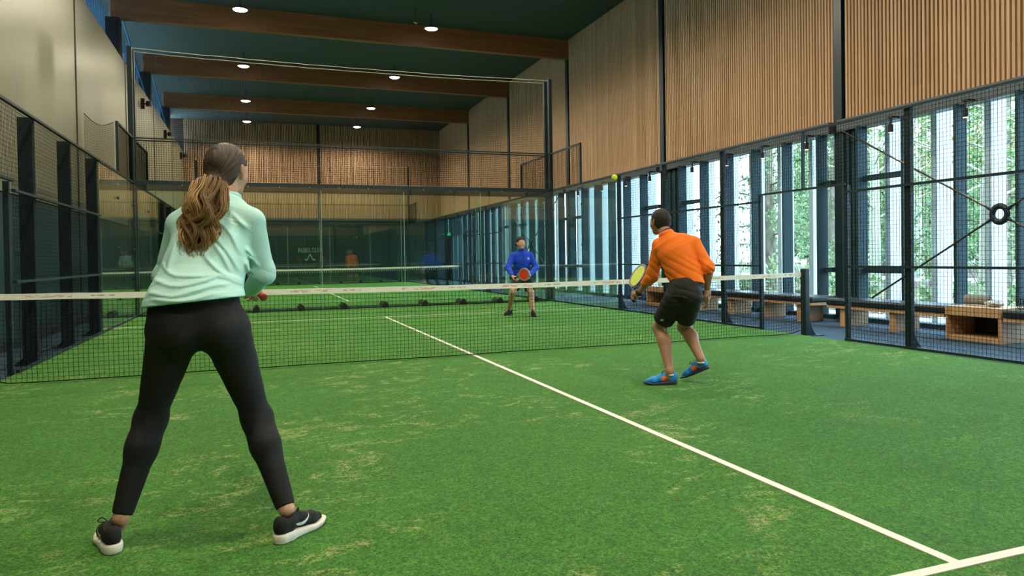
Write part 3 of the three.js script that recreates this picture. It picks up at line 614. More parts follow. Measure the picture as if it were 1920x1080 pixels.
// trunk: elliptic sections [centre, half width, half depth] along the spine; wide axis turns from hips to shoulders
function trunk(sections, axes) {
  const C = new THREE.CatmullRomCurve3(sections.map((s) => V(...s[0]))), N = 18, S = [];
  for (let i = 0; i <= N; i++) {
    const t = i / N, f = t * (sections.length - 1), k = Math.min(sections.length - 2, Math.floor(f)), u = f - k, e = u * u * (3 - 2 * u);
    const c = C.getPoint(t), tan = C.getTangent(t), ax = V(...axes[k]).lerp(V(...axes[k + 1]), u); ax.addScaledVector(tan, -ax.dot(tan)).normalize();
    const dp = V().crossVectors(tan, ax).normalize();
    S.push({ c, tan, ax, dp, a: lerp(sections[k][1], sections[k + 1][1], e), b: lerp(sections[k][2], sections[k + 1][2], e) });
  }
  const mid = S[N >> 1].c, far = Math.max(mid.distanceTo(S[0].c), mid.distanceTo(S[N].c)) + 0.45;
  return (x, y, z) => {
    const gx = x - mid.x, gy = y - mid.y, gz = z - mid.z, gd = Math.sqrt(gx * gx + gy * gy + gz * gz); if (gd > far) return gd - far + 0.2;
    let best = 1e9, bi = 0, bu = 0, over = 0;
    for (let i = 0; i < N; i++) {
      const p = S[i].c, q = S[i + 1].c, vx = q.x - p.x, vy = q.y - p.y, vz = q.z - p.z; let h = ((x - p.x) * vx + (y - p.y) * vy + (z - p.z) * vz) / (vx * vx + vy * vy + vz * vz);
      const raw = h; h = h < 0 ? 0 : h > 1 ? 1 : h;
      const dx = x - p.x - vx * h, dy = y - p.y - vy * h, dz = z - p.z - vz * h, d = dx * dx + dy * dy + dz * dz;
      if (d < best) { best = d; bi = i; bu = h; over = i === 0 && raw < 0 ? -raw * Math.sqrt(vx * vx + vy * vy + vz * vz) : i === N - 1 && raw > 1 ? (raw - 1) * Math.sqrt(vx * vx + vy * vy + vz * vz) : 0; }
    }
    const s = S[bi], e = S[bi + 1], m = (k, l) => s[k][l] + (e[k][l] - s[k][l]) * bu;
    const rx = x - m('c', 'x'), ry = y - m('c', 'y'), rz = z - m('c', 'z'), a = s.a + (e.a - s.a) * bu, b = s.b + (e.b - s.b) * bu;
    const u = (rx * m('ax', 'x') + ry * m('ax', 'y') + rz * m('ax', 'z')) / a, w = (rx * m('dp', 'x') + ry * m('dp', 'y') + rz * m('dp', 'z')) / b;
    const k = Math.sqrt(u * u + w * w), d = (k - 1) * Math.min(a, b) * (k > 1 ? 1 : 1);
    return over > 0 ? Math.sqrt(Math.max(d, 0) ** 2 + over * over) : d;
  };
}
// naive surface nets
function skin(f, lo, hi, cell, paint) {
  const nx = Math.ceil((hi[0] - lo[0]) / cell) + 1, ny = Math.ceil((hi[1] - lo[1]) / cell) + 1, nz = Math.ceil((hi[2] - lo[2]) / cell) + 1;
  const F = new Float32Array(nx * ny * nz); let n = 0;
  for (let k = 0; k < nz; k++) for (let j = 0; j < ny; j++) for (let i = 0; i < nx; i++) F[n++] = f(lo[0] + i * cell, lo[1] + j * cell, lo[2] + k * cell);
  const id = new Int32Array(nx * ny * nz).fill(-1), pos = [], idx = [], at = (i, j, k) => i + nx * (j + ny * k);
  const E = [[0, 1], [0, 2], [0, 4], [1, 3], [1, 5], [2, 3], [2, 6], [3, 7], [4, 5], [4, 6], [5, 7], [6, 7]], c = new Float32Array(8);
  for (let k = 0; k < nz - 1; k++) for (let j = 0; j < ny - 1; j++) for (let i = 0; i < nx - 1; i++) {
    let m = 0; for (let q = 0; q < 8; q++) { c[q] = F[at(i + (q & 1), j + ((q >> 1) & 1), k + (q >> 2))]; if (c[q] < 0) m |= 1 << q; }
    if (m === 0 || m === 255) continue;
    let x = 0, y = 0, z = 0, w = 0;
    for (const [a, b] of E) { if (((m >> a) & 1) === ((m >> b) & 1)) continue; const t = c[a] / (c[a] - c[b]); x += lerp(a & 1, b & 1, t); y += lerp((a >> 1) & 1, (b >> 1) & 1, t); z += lerp(a >> 2, b >> 2, t); w++; }
    id[at(i, j, k)] = pos.length / 3; pos.push(lo[0] + (i + x / w) * cell, lo[1] + (j + y / w) * cell, lo[2] + (k + z / w) * cell);
  }
  const quad = (a, b, d, e, flip) => { if (a < 0 || b < 0 || d < 0 || e < 0) return; flip ? idx.push(a, d, b, a, e, d) : idx.push(a, b, d, a, d, e); };
  for (let k = 1; k < nz - 1; k++) for (let j = 1; j < ny - 1; j++) for (let i = 1; i < nx - 1; i++) {
    const s = F[at(i, j, k)] < 0;
    if (s !== F[at(i + 1, j, k)] < 0) quad(id[at(i, j - 1, k - 1)], id[at(i, j, k - 1)], id[at(i, j, k)], id[at(i, j - 1, k)], !s);
    if (s !== F[at(i, j + 1, k)] < 0) quad(id[at(i - 1, j, k - 1)], id[at(i - 1, j, k)], id[at(i, j, k)], id[at(i, j, k - 1)], !s);
    if (s !== F[at(i, j, k + 1)] < 0) quad(id[at(i - 1, j - 1, k)], id[at(i, j - 1, k)], id[at(i, j, k)], id[at(i - 1, j, k)], !s);
  }
  const g = new THREE.BufferGeometry(), nor = new Float32Array(pos.length), uv = new Float32Array(pos.length / 3 * 2), h = cell * 0.5;
  for (let v = 0; v < pos.length; v += 3) {
    const x = pos[v], y = pos[v + 1], z = pos[v + 2], a = f(x + h, y, z) - f(x - h, y, z), b = f(x, y + h, z) - f(x, y - h, z), d = f(x, y, z + h) - f(x, y, z - h), l = Math.hypot(a, b, d) || 1;
    nor[v] = a / l; nor[v + 1] = b / l; nor[v + 2] = d / l; uv[v / 3 * 2] = x + 0.3 * z; uv[v / 3 * 2 + 1] = y;
  }
  g.setAttribute('position', new THREE.Float32BufferAttribute(pos, 3)); g.setAttribute('normal', new THREE.BufferAttribute(nor, 3)); g.setAttribute('uv', new THREE.BufferAttribute(uv, 2));
  if (paint) { const cc = new Float32Array(pos.length); for (let v = 0; v < pos.length; v += 3) { const t = paint(pos[v], pos[v + 1], pos[v + 2]); cc[v] = t[0]; cc[v + 1] = t[1]; cc[v + 2] = t[2]; } g.setAttribute('color', new THREE.BufferAttribute(cc, 3)); }
  g.setIndex(idx); return g;
}
function around(points, pad) { const lo = [1e9, 1e9, 1e9], hi = [-1e9, -1e9, -1e9]; for (const p of points) for (let k = 0; k < 3; k++) { lo[k] = Math.min(lo[k], p[k] - pad); hi[k] = Math.max(hi[k], p[k] + pad); } return [lo, hi]; }
const add = (a, b, s = 1) => [a[0] + b[0] * s, a[1] + b[1] * s, a[2] + b[2] * s];
const sub = (a, b) => [a[0] - b[0], a[1] - b[1], a[2] - b[2]];
const unit = (a) => { const l = Math.hypot(...a) || 1; return a.map((v) => v / l); };
const mix3 = (a, b, t) => a.map((v, k) => lerp(v, b[k], t));
const crs = (a, b) => [a[1] * b[2] - a[2] * b[1], a[2] * b[0] - a[0] * b[2], a[0] * b[1] - a[1] * b[0]];
const dot3 = (a, b) => a[0] * b[0] + a[1] * b[1] + a[2] * b[2];

// head: own axes x right, y up, z forward; returns the distance field in the figure's axes
function headFrame(c, fwd, up) { const z = unit(fwd), x = unit(crs(up, z)), y = crs(z, x); return { c, x, y, z, to: (p) => { const d = sub(p, c); return [dot3(d, x), dot3(d, y), dot3(d, z)]; }, from: (q) => add(add(add(c, x, q[0]), y, q[1]), z, q[2]) }; }
function headField(fr, s = 1) {
  const parts = [ball([0, 0.03, -0.012], 0.076, 0.092, 0.096), ball([0, -0.05, 0.03], 0.055, 0.062, 0.06), ball([0, -0.092, 0.062], 0.026, 0.022, 0.024), cone([-0.035, 0.02, 0.068], [0.035, 0.02, 0.068], 0.022, 0.022), ball([-0.042, -0.025, 0.055], 0.026), ball([0.042, -0.025, 0.055], 0.026)];
  const skull = union(parts, 0.03), nose = union([cone([0, 0.012, 0.088], [0, -0.026, 0.108], 0.008, 0.012), cone([-0.011, -0.03, 0.094], [0.011, -0.03, 0.094], 0.009, 0.009)], 0.012);
  const lips = cone([-0.016, -0.06, 0.086], [0.016, -0.06, 0.086], 0.007, 0.007);
  const sock = [-1, 1].map((k) => ball([k * 0.032, 0.004, 0.098], 0.017, 0.011, 0.014));
  const ears = [-1, 1].map((k) => union([cone([k * 0.079, 0.022, -0.012], [k * 0.074, -0.028, 0.0], 0.015, 0.009), cone([k * 0.086, 0.03, -0.02], [k * 0.086, 0.0, -0.022], 0.008, 0.006)], 0.01));
  return (x, y, z) => {
    const dx = x - fr.c[0], dy = y - fr.c[1], dz = z - fr.c[2];
    const a = (dx * fr.x[0] + dy * fr.x[1] + dz * fr.x[2]) / s, b = (dx * fr.y[0] + dy * fr.y[1] + dz * fr.y[2]) / s, c = (dx * fr.z[0] + dy * fr.z[1] + dz * fr.z[2]) / s;
    let d = skull(a, b, c); d = smin(d, nose(a, b, c), 0.012); d = smin(d, lips(a, b, c), 0.008);
    for (const e of sock) d = smax(d, -e(a, b, c), 0.01);
    for (const e of ears) d = smin(d, e(a, b, c), 0.008);
    return d * s;
  };
}
// short hair: skull grown a little, kept above a hairline that falls towards the nape
function hairField(fr, s, line, thick, rough) {
  const e = union([ball([0, 0.034, -0.014], 0.077 + thick, 0.094 + thick, 0.097 + thick), ball([0, -0.02, -0.05], 0.06 + thick * 0.6, 0.06, 0.052 + thick * 0.6)], 0.03);
  return (x, y, z) => {
    const dx = x - fr.c[0], dy = y - fr.c[1], dz = z - fr.c[2];
    const a = (dx * fr.x[0] + dy * fr.x[1] + dz * fr.x[2]) / s, b = (dx * fr.y[0] + dy * fr.y[1] + dz * fr.y[2]) / s, c = (dx * fr.z[0] + dy * fr.z[1] + dz * fr.z[2]) / s;
    let k = 0; while (k < line.length - 2 && c > line[k + 1][0]) k++;
    const h = lerp(line[k][1], line[k + 1][1], clamp((c - line[k][0]) / (line[k + 1][0] - line[k][0]), 0, 1));
    return smax(e(a, b, c) + rough(a, b, c), h - b, 0.008) * s;
  };
}
// hand: palm, four fingers and thumb. d along the hand, n out of the back of the hand, curl in radians per joint
function handField(w, d, n, side, curl, s = 1, thumbIn = 0.6) {
  d = unit(d); const r = unit(crs(d, n)); n = crs(r, d);
  const P = (a, b, c) => add(add(add(w, d, a * s), r, b * s * side), n, c * s), prims = [];
  prims.push(cone(P(0, 0, 0), P(0.045, 0, 0), 0.024 * s, 0.026 * s));
  const rows = [[-0.03, 0.09, [0.042, 0.026, 0.02]], [-0.01, 0.094, [0.046, 0.03, 0.022]], [0.011, 0.09, [0.043, 0.028, 0.02]], [0.03, 0.082, [0.034, 0.02, 0.018]]];
  rows.forEach(([b, a, L], i) => {
    prims.push(cone(P(0.02, b * 0.6, 0), P(a, b, 0), 0.014 * s, 0.0105 * s));
    let p = [a, 0], ang = 0;
    L.forEach((len, j) => { ang += curl * [0.9, 1.1, 0.7][j]; const q = [p[0] + Math.cos(ang) * len, p[1] - Math.sin(ang) * len]; prims.push(cone(P(p[0], b, p[1]), P(q[0], b * 0.96, q[1]), (0.0098 - j * 0.001) * s, (0.0092 - j * 0.001) * s)); p = q; });
  });
  const t0 = [0.025, -0.026, -0.006], t1 = [0.055, -0.05, -0.016], t2 = [0.083, -0.052 + 0.03 * thumbIn, -0.03 - 0.012 * thumbIn], t3 = [0.1, -0.045 + 0.05 * thumbIn, -0.042 - 0.02 * thumbIn];
  prims.push(cone(P(...t0), P(...t1), 0.017 * s, 0.012 * s), cone(P(...t1), P(...t2), 0.012 * s, 0.0105 * s), cone(P(...t2), P(...t3), 0.0105 * s, 0.009 * s));
  const f = union(prims, 0.006 * s); f.box = around([P(0, -0.05, 0), P(0.2, 0.05, 0.03), P(0.1, -0.06, -0.1), P(0.05, 0.05, -0.1), P(0.0, -0.05, -0.05), w], 0.03); return f;
}

// shoe: toe along +x, origin under the heel; returns a Group with its parts
function shoe(name, L, look) {
  const o = new THREE.Group(); o.name = name; const k = L / 0.27, sh = look.soleHeight ?? 0.03, up = (sh - 0.026) * k;
  const outline = [[0.0, 0.0, 0.030], [0.03, 0.0, 0.034], [0.1, -0.002, 0.034], [0.17, 0.002, 0.044], [0.22, 0.006, 0.04], [0.255, 0.01, 0.024]];
  const foot = (gx, r0) => { const a = []; for (let i = 0; i + 1 < outline.length; i++) a.push([outline[i], outline[i + 1]]); return a; };
  const solePr = foot().map(([p, q]) => cone([p[0] * k, 0, p[1] * k], [q[0] * k, 0, q[1] * k], p[2] * k + 0.004, q[2] * k + 0.004));
  const soleU = union(solePr, 0.01);
  const sole = (x, y, z) => { const top = lerp(sh * 1.25, sh * 0.72, smooth(0.0, 0.22, x / k)) * k + 0.008 * smooth(0.2, 0.27, x / k) * k, bot = 0.012 * smooth(0.19, 0.275, x / k) * k; return smax(smax(soleU(x, 0, z) - 0.003 * Math.sin(clamp((y - bot) / (top - bot), 0, 1) * Math.PI), y - top, 0.008), bot - y, 0.006); };
  mesh('sole', skin(sole, [-0.05 * k, -0.01, -0.065 * k], [0.3 * k, 0.08 * k, 0.065 * k], 0.0045), look.sole, o);
  const upPr = [cone([0.0, 0.05 * k, 0], [0.03 * k, 0.045 * k, 0], 0.031 * k, 0.033 * k), cone([0.0, 0.078 * k, 0], [0.045 * k, 0.075 * k, 0], 0.032 * k, 0.034 * k), cone([0.05 * k, 0.062 * k, 0], [0.13 * k, 0.058 * k, 0], 0.032 * k, 0.03 * k), cone([0.12 * k, 0.05 * k, 0], [0.19 * k, 0.035 * k, 0.003 * k], 0.033 * k, 0.034 * k), cone([0.19 * k, 0.034 * k, 0.003 * k], [0.238 * k, 0.03 * k, 0.008 * k], 0.035 * k, 0.022 * k), cone([0.05 * k, 0.1 * k, 0], [0.1 * k, 0.085 * k, 0], 0.018 * k, 0.018 * k)];
  const upU = union(upPr, 0.02), hole = cone([0.028 * k, 0.112 * k, 0], [0.055 * k, 0.135 * k, 0], 0.03 * k, 0.034 * k);
  const upper = (x, y0, z) => { const y = y0 - up; return smax(smax(upU(x, y, z), 0.018 * k - y, 0.004), -hole(x, y, z), 0.006); };
  mesh('upper', skin(upper, [-0.05 * k, 0.005, -0.06 * k], [0.29 * k, 0.15 * k + up, 0.06 * k], 0.0042), look.upper, o);
  const press = (pts, s) => {                                           // lay a flat outline on the shoe's side
    const sh = new THREE.Shape(pts.map(([a, b]) => new THREE.Vector2(a * k, b * k + up))); const g = new THREE.ShapeGeometry(sh, 6), p = g.attributes.position, out = [];
    const put = (x, y) => { let z = s * 0.07 * k; for (let i = 0; i < 60; i++) { const d = upper(x, y, z); if (d < 0.0006) break; z -= s * Math.max(d * 0.7, 0.0004); } return z + s * 0.0016; };
    const q = g.toNonIndexed(), P = q.attributes.position, tri = [];
    const split = (a, b, c, n) => { if (!n) { tri.push(a, b, c); return; } const m = (u, v) => [(u[0] + v[0]) / 2, (u[1] + v[1]) / 2], ab = m(a, b), bc = m(b, c), ca = m(c, a); split(a, ab, ca, n - 1); split(ab, b, bc, n - 1); split(ca, bc, c, n - 1); split(ab, bc, ca, n - 1); };
    for (let i = 0; i < P.count; i += 3) split([P.getX(i), P.getY(i)], [P.getX(i + 1), P.getY(i + 1)], [P.getX(i + 2), P.getY(i + 2)], 2);
    for (const [x, y] of tri) out.push(x, y, put(x, y));
    const r = new THREE.BufferGeometry(); r.setAttribute('position', new THREE.Float32BufferAttribute(out, 3)); r.computeVertexNormals(); return r;
  };
  for (const s of [-1, 1]) for (const [nm, pts, m] of look.marks) mesh(nm, press(pts, s), m, o);
  const lace = []; for (let i = 0; i < 5; i++) { const x = (0.095 + i * 0.018) * k, h = (0.096 - i * 0.0085) * k + up; lace.push(tube([[x, h - 0.02 * k, -0.022 * k], [x + 0.004, h, -0.01 * k], [x + 0.004, h + 0.002, 0.01 * k], [x, h - 0.02 * k, 0.022 * k]], 0.0028, 8, 5)); }
  for (const q of [[[0.1, 0.097, 0], [0.09, 0.122, 0.022], [0.075, 0.117, 0.034], [0.1, 0.099, 0.004]], [[0.1, 0.097, 0], [0.11, 0.12, -0.024], [0.12, 0.102, -0.038], [0.1, 0.099, -0.004]]]) lace.push(tube(q.map(([a, b, c]) => [a * k, b * k + up, c * k]), 0.0024, 12, 5));
  mesh('laces', lace, look.lace, o);
  return o;
}
// turn a racket so that its handle end lies at p, its head points along a and its face looks along n
function aim(o, p, a, n) { const y = V(...a).normalize(), z = V(...n); z.addScaledVector(y, -z.dot(y)).normalize(); o.quaternion.setFromRotationMatrix(new THREE.Matrix4().makeBasis(V().crossVectors(y, z), y, z)); o.position.set(...p).addScaledVector(y, 0.26); }
function placeShoe(s, at, yaw, pitch, parent) { s.position.set(...at); s.rotation.set(0, yaw, pitch, 'YXZ'); parent.add(s); return s; }

// padel racket: head centre at the origin, handle towards -y, faces along z
function racket(label, pos, look, group) {
  const o = thing('padel_racket', label, 'racket', pos, group);
  const outline = (g) => { const s = new THREE.Shape(), n = 48; for (let i = 0; i < n; i++) { const a = i / n * Math.PI * 2, x = Math.sin(a) * (0.128 - g), y = -Math.cos(a) * (0.145 - g), w = y < 0 ? 1 - 0.28 * (y / 0.145) ** 2 : 1; i ? s.lineTo(x * w, y) : s.moveTo(x * w, y); } return s; };
  const holes = (s, m) => { for (let a = -3; a <= 3; a++) for (let b = -3; b <= 3; b++) { const x = a * 0.026 + (b & 1) * 0.013, y = 0.02 + b * 0.026; if (x * x / 0.0085 + y * y / 0.011 < 1) { const h = new THREE.Path(); h.absarc(x, y, m, 0, Math.PI * 2, true); s.holes.push(h); } } return s; };
  const ring = outline(0); const inner = outline(0.022); ring.holes.push(new THREE.Path(inner.getPoints(1).reverse()));
  const ex = (s, d, bev) => { const g = new THREE.ExtrudeGeometry(s, { depth: d - 2 * bev, bevelEnabled: true, bevelThickness: bev, bevelSize: bev * 0.6, bevelSegments: 2, curveSegments: 8 }); g.translate(0, 0, -d / 2 + bev); return g; };
  mesh('frame', ex(ring, 0.038, 0.005), look.frame, o);
  mesh('face', ex(holes(outline(0.021), 0.0055), 0.034, 0.002), look.face, o);
  const th = []; for (const s of [-1, 1]) th.push(tube([[s * 0.07, -0.118, 0], [s * 0.045, -0.16, 0], [s * 0.016, -0.2, 0]], 0.013, 8, 8));
  mesh('throat', [...th, box(0.07, 0.014, 0.024, 0, -0.152, 0)], look.frame, o);
  const grip = new THREE.LatheGeometry([[0, -0.335], [0.018, -0.335], [0.02, -0.325], [0.0165, -0.31], [0.015, -0.2], [0.012, -0.185]].map(([a, b]) => new THREE.Vector2(a, b)), 16);
  mesh('grip', grip, look.grip, o);
  if (look.mark) mesh('face_mark', look.mark(), look.markMat, o);
  return o;
}

// ---------------------------------------------------------------- players
const cloth = (c, extra = {}) => new THREE.MeshPhysicalMaterial({ color: c, roughness: 0.85, sheen: 0.3, sheenRoughness: 0.6, ...extra });
const weave = bumpNoise.clone(); weave.repeat.set(2.2, 2.2); weave.needsUpdate = true;
const skinMat = () => new THREE.MeshPhysicalMaterial({ color: 0xffffff, vertexColors: true, roughness: 0.55 });
const SKIN = [0.55, 0.30, 0.20], LIP = [0.45, 0.17, 0.14], TAN = [0.34, 0.175, 0.10];
// folds running along one direction, wandering with noise
function folds(dir, freq, amp, seed, mask) {
  const [a, b, c] = unit(dir);
  return (x, y, z) => { const m = mask(x, y, z); if (m < 0.01) return 0; const n = perlin.noise(x * 4 + seed, y * 4, z * 4), n2 = perlin.noise(x * 9, y * 9 + seed, z * 9); return -amp * m * (Math.abs(Math.sin((a * x + b * y + c * z) * freq + n * 3.2)) ** 0.7 - 0.55 + 0.5 * n2); };
}
const wobble = (f, g) => (x, y, z) => { const d = f(x, y, z); return d < 0.05 && d > -0.05 ? d + g(x, y, z) : d; };
function person(label, base, J) {
  const o = thing('person', label, 'person', base, 'players');
  for (const k of Object.keys(J)) J[k] = sub(J[k], base);
  return o;
}
function headColours(fr, s, tone) { return (x, y, z) => { const q = fr.to([x, y, z]).map((v) => v / s); const lip = smooth(0.022, 0.014, Math.abs(q[0])) * smooth(0.011, 0.006, Math.abs(q[1] + 0.06)) * (q[2] > 0.06 ? 1 : 0); return mix3(tone, LIP, lip * 0.8); }; }
function face(o, fr, s, browTone) {
  for (const k of [-1, 1]) {
    const e = mesh('eye', new THREE.SphereGeometry(0.0125 * s, 16, 12), M.eyeWhite ??= std(0xd9d4cc, 0.3), o); e.position.set(...fr.from([k * 0.032 * s, 0.004 * s, 0.079 * s]));
    const i = mesh('iris', new THREE.SphereGeometry(0.0065 * s, 12, 10), M.iris ??= std(0x2a1c12, 0.2), o); i.position.set(...fr.from([k * 0.032 * s, 0.003 * s, 0.0865 * s]));
    const b = [[-0.018, 0.022, 0.084], [0, 0.028, 0.09], [0.018, 0.024, 0.082]].map(([a, y, z]) => V(...fr.from([(k * 0.034 + a) * s, y * s, (z - 0.003 + (k * a > 0 ? -0.008 : 0.002)) * s])));
    mesh('eyebrow', tube(b, 0.004 * s, 8, 6), browTone, o);
  }
}

// ------- the woman in the pale green top, seen from behind
{
  const base = [-2.74, 0, 5.44];
  const J = { head: [-2.622, 1.64, 5.12], neck: [-2.63, 1.50, 5.17], chest: [-2.674, 1.36, 5.21], shL: [-2.822, 1.385, 5.19], shR: [-2.522, 1.402, 5.24], elL: [-2.895, 1.145, 5.13], wrL: [-2.69, 1.06, 4.92], elR: [-2.472, 1.155, 5.2], wrR: [-2.535, 1.065, 4.99],
    waist: [-2.725, 1.12, 5.33], pelvis: [-2.752, 0.965, 5.40], hipL: [-2.846, 0.89, 5.41], hipR: [-2.632, 0.895, 5.41], knL: [-2.950, 0.523, 5.30], knR: [-2.513, 0.494, 5.36], anL: [-3.059, 0.13, 5.40], anR: [-2.401, 0.122, 5.56], crotch: [-2.749, 0.86, 5.41] };
  const o = person('woman in a mint top and black leggings seen from behind, long ponytail', base, J);
  const hipAxis = unit(sub(J.hipR, J.hipL)), shAxis = unit(sub(J.shR, J.shL));
  const spine = (g) => trunk([[add(J.pelvis, [0, -0.03, 0.0]), 0.182 + g, 0.12 + g], [add(J.pelvis, [0, 0.03, 0]), 0.188 + g, 0.12 + g], [J.waist, 0.15 + g, 0.098 + g], [J.chest, 0.155 + g, 0.105 + g], [mix3(J.chest, J.neck, 0.62), 0.13 + g, 0.085 + g], [mix3(J.chest, J.neck, 1.02), 0.05 + g * 0.6, 0.05 + g * 0.6]], [hipAxis, hipAxis, hipAxis, shAxis, shAxis, shAxis]);
  const leg = (h, k, a, g) => { const calf = add(mix3(k, a, 0.28), [0, 0, 0.022]); return union([cone(h, k, 0.102 + g, 0.055 + g), cone(k, calf, 0.056 + g, 0.056 + g), cone(calf, a, 0.055 + g, 0.027 + g), cone(k, a, 0.05 + g, 0.028 + g)], 0.045); };
  const bum = [ball(add(J.hipL, [0.03, 0.02, 0.05]), 0.098, 0.1, 0.095), ball(add(J.hipR, [-0.03, 0.02, 0.05]), 0.098, 0.1, 0.095)];
  const arm = (s, e, w, g, gw = g) => union([cone(s, e, 0.05 + g, 0.04 + g), cone(e, w, 0.04 + g, 0.027 + gw)], 0.03);
  const fr = headFrame(J.head, [0.5, 0.08, -0.86], [0.04, 1, -0.02]), S = 1.0;
  const neck = cone(J.neck, add(J.head, fr.z, -0.012), 0.055, 0.05);
  const handL = handField(J.wrL, [0.35, 0.1, -0.6], [-0.5, 0.6, -0.3], 1, 1.0, 0.92), handR = handField(J.wrR, [0.30, 0.05, -0.9], [0.8, 0.5, 0.2], -1, 1.0, 0.92);
  const feet = [cone(J.anL, add(J.anL, [-0.01, -0.05, -0.03]), 0.027, 0.024), cone(J.anR, add(J.anR, [0.03, -0.05, -0.025]), 0.027, 0.024)];
  const inner = union([spine(-0.012), leg(J.hipL, J.knL, J.anL, -0.009), leg(J.hipR, J.knR, J.anR, -0.009), arm(J.shL, J.elL, J.wrL, -0.008), arm(J.shR, J.elR, J.wrR, -0.008), neck, ...feet], 0.03);
  const [lo, hi] = around(Object.values(J), 0.14); lo[1] = 0.02;
  const skullF = headField(fr, S), headAll = union([skullF, neck], 0.02);
  const paintH = headColours(fr, S, SKIN);
  const body = mergeGeometries([skin(inner, lo, hi, 0.013, () => SKIN), skin(headAll, ...around([J.head], 0.15), 0.0045, paintH), skin(handL, ...handL.box, 0.0035, () => SKIN), skin(handR, ...handR.box, 0.0035, () => SKIN)]);
  mesh('body', body, skinMat(), o);
  // leggings
  const legs = union([leg(J.hipL, J.knL, J.anL, 0.002), leg(J.hipR, J.knR, J.anR, 0.002)], 0.02);
  const lg0 = union([spine(0.004), ...bum], 0.05), seat = cut(lg0, add(J.pelvis, [0, 0.092, 0]), [0, 1, 0]);
  const lg = (x, y, z) => { let d = smin(legs(x, y, z), seat(x, y, z), 0.045); return d; };
  const cuffL = add(J.anL, [0.002, 0.012, 0]), cuffR = add(J.anR, [-0.002, 0.012, 0]), nL = unit(sub(J.anL, J.knL)), nR = unit(sub(J.anR, J.knR));
  const lgCut = (x, y, z) => { const left = x < (cuffL[0] + cuffR[0]) / 2, c = left ? cuffL : cuffR, n = left ? nL : nR; return y < 0.3 ? smax(lg(x, y, z), (x - c[0]) * n[0] + (y - c[1]) * n[1] + (z - c[2]) * n[2], 0.004) : lg(x, y, z); };
  const crease = (x, y, z) => 0.0018 * perlin.noise(x * 14, y * 26, z * 14) * smooth(0.55, 0.2, Math.abs(y - 0.5));
  mesh('leggings', skin(wobble(lgCut, crease), ...around([J.hipL, J.hipR, J.knL, J.knR, cuffL, cuffR, add(J.pelvis, [0, 0.1, 0])], 0.2), 0.0085), cloth(0x050506, { roughness: 0.8, sheen: 0.0, bumpMap: weave, bumpScale: 0.0006 }), o);
  // long sleeved top
  const topT = trunk([[add(J.pelvis, [0.0, -0.1, 0.04]), 0.22, 0.185], [add(J.pelvis, [0.0, 0.04, 0.0]), 0.213, 0.178], [add(J.waist, [-0.004, 0.03, 0.0]), 0.176, 0.132], [add(J.chest, [0, 0.0, 0.0]), 0.163, 0.12], [mix3(J.chest, J.neck, 0.6), 0.145, 0.092], [mix3(J.chest, J.neck, 0.98), 0.062, 0.06]], [hipAxis, hipAxis, hipAxis, shAxis, shAxis, shAxis]);
  const sl = (s, e, w) => union([cone(s, e, 0.062, 0.05), cut(cone(e, add(w, sub(w, e), 0.1), 0.05, 0.038), w, unit(sub(w, e)))], 0.035);
  const sleeves = union([sl(J.shL, J.elL, J.wrL), sl(J.shR, J.elR, J.wrR)], 0.01);
  const yoke = union([cone(J.shL, mix3(J.chest, J.neck, 0.75), 0.062, 0.07), cone(J.shR, mix3(J.chest, J.neck, 0.75), 0.062, 0.07)], 0.04);
  const top0 = (x, y, z) => smin(smin(topT(x, y, z), yoke(x, y, z), 0.06), sleeves(x, y, z), 0.012);
  const hemC = add(J.pelvis, [0, 0.074, 0]), hemN = unit([0.09, -1, 0.05]);
  const neckHole = cone(add(J.neck, [0, 0.03, -0.005]), add(J.neck, [0.004, 0.12, -0.02]), 0.06, 0.07);
  const torsoMask = (x, y, z) => smooth(0.98, 1.05, y) * smooth(1.42, 1.3, y), nearR = (x, y, z) => smooth(0.36, 0.05, Math.hypot(x - J.shR[0] + 0.06, y - J.shR[1] + 0.08));
  const ridgeLines = [
    [[0.036, 1.383], [0.068, 1.327], [0.120, 1.257], [0.161, 1.181]], [[0.079, 1.402], [0.131, 1.342], [0.167, 1.256]], [[0.141, 1.432], [0.174, 1.393], [0.199, 1.369]], [[0.004, 1.285], [0.046, 1.219], [0.100, 1.162], [0.160, 1.122]],
    [[-0.139, 1.203], [-0.095, 1.162], [-0.003, 1.155], [0.091, 1.153], [0.169, 1.117]], [[-0.168, 1.140], [-0.079, 1.114], [0.031, 1.135], [0.100, 1.158], [0.169, 1.127]], [[-0.181, 1.086], [-0.080, 1.073], [0.049, 1.110], [0.122, 1.118]],
    [[0.199, 1.273], [0.228, 1.226]], [[0.193, 1.217], [0.213, 1.150]], [[0.205, 1.244], [0.245, 1.189]], [[-0.092, 1.302], [-0.111, 1.219], [-0.120, 1.184]], [[0.06, 1.30], [0.10, 1.24], [0.13, 1.17]], [[-0.17, 1.06], [-0.05, 1.052], [0.06, 1.075]],
  ].map((l) => new THREE.SplineCurve(l.map(([a, b]) => new THREE.Vector2(a, b))).getPoints(10));
  const ridge = (x, y, z) => {                       // raised folds across the back, each fading at its ends
    if (z < -0.2) return 0; let s = 0;
    for (const l of ridgeLines) { let best = 1e9, bt = 0; for (let i = 0; i < 10; i++) { const p = l[i], q = l[i + 1], vx = q.x - p.x, vy = q.y - p.y, h = clamp(((x - p.x) * vx + (y - p.y) * vy) / (vx * vx + vy * vy), 0, 1), dx = x - p.x - vx * h, dy = y - p.y - vy * h, d = dx * dx + dy * dy; if (d < best) { best = d; bt = (i + h) / 10; } } if (best < 0.002) s = Math.max(s, Math.exp(-best / 0.00011) * Math.sin(Math.PI * (0.1 + 0.8 * bt))); }
    return -0.0135 * s + 0.002 * perlin.noise(x * 12, y * 12, z * 12 + 5);
  };
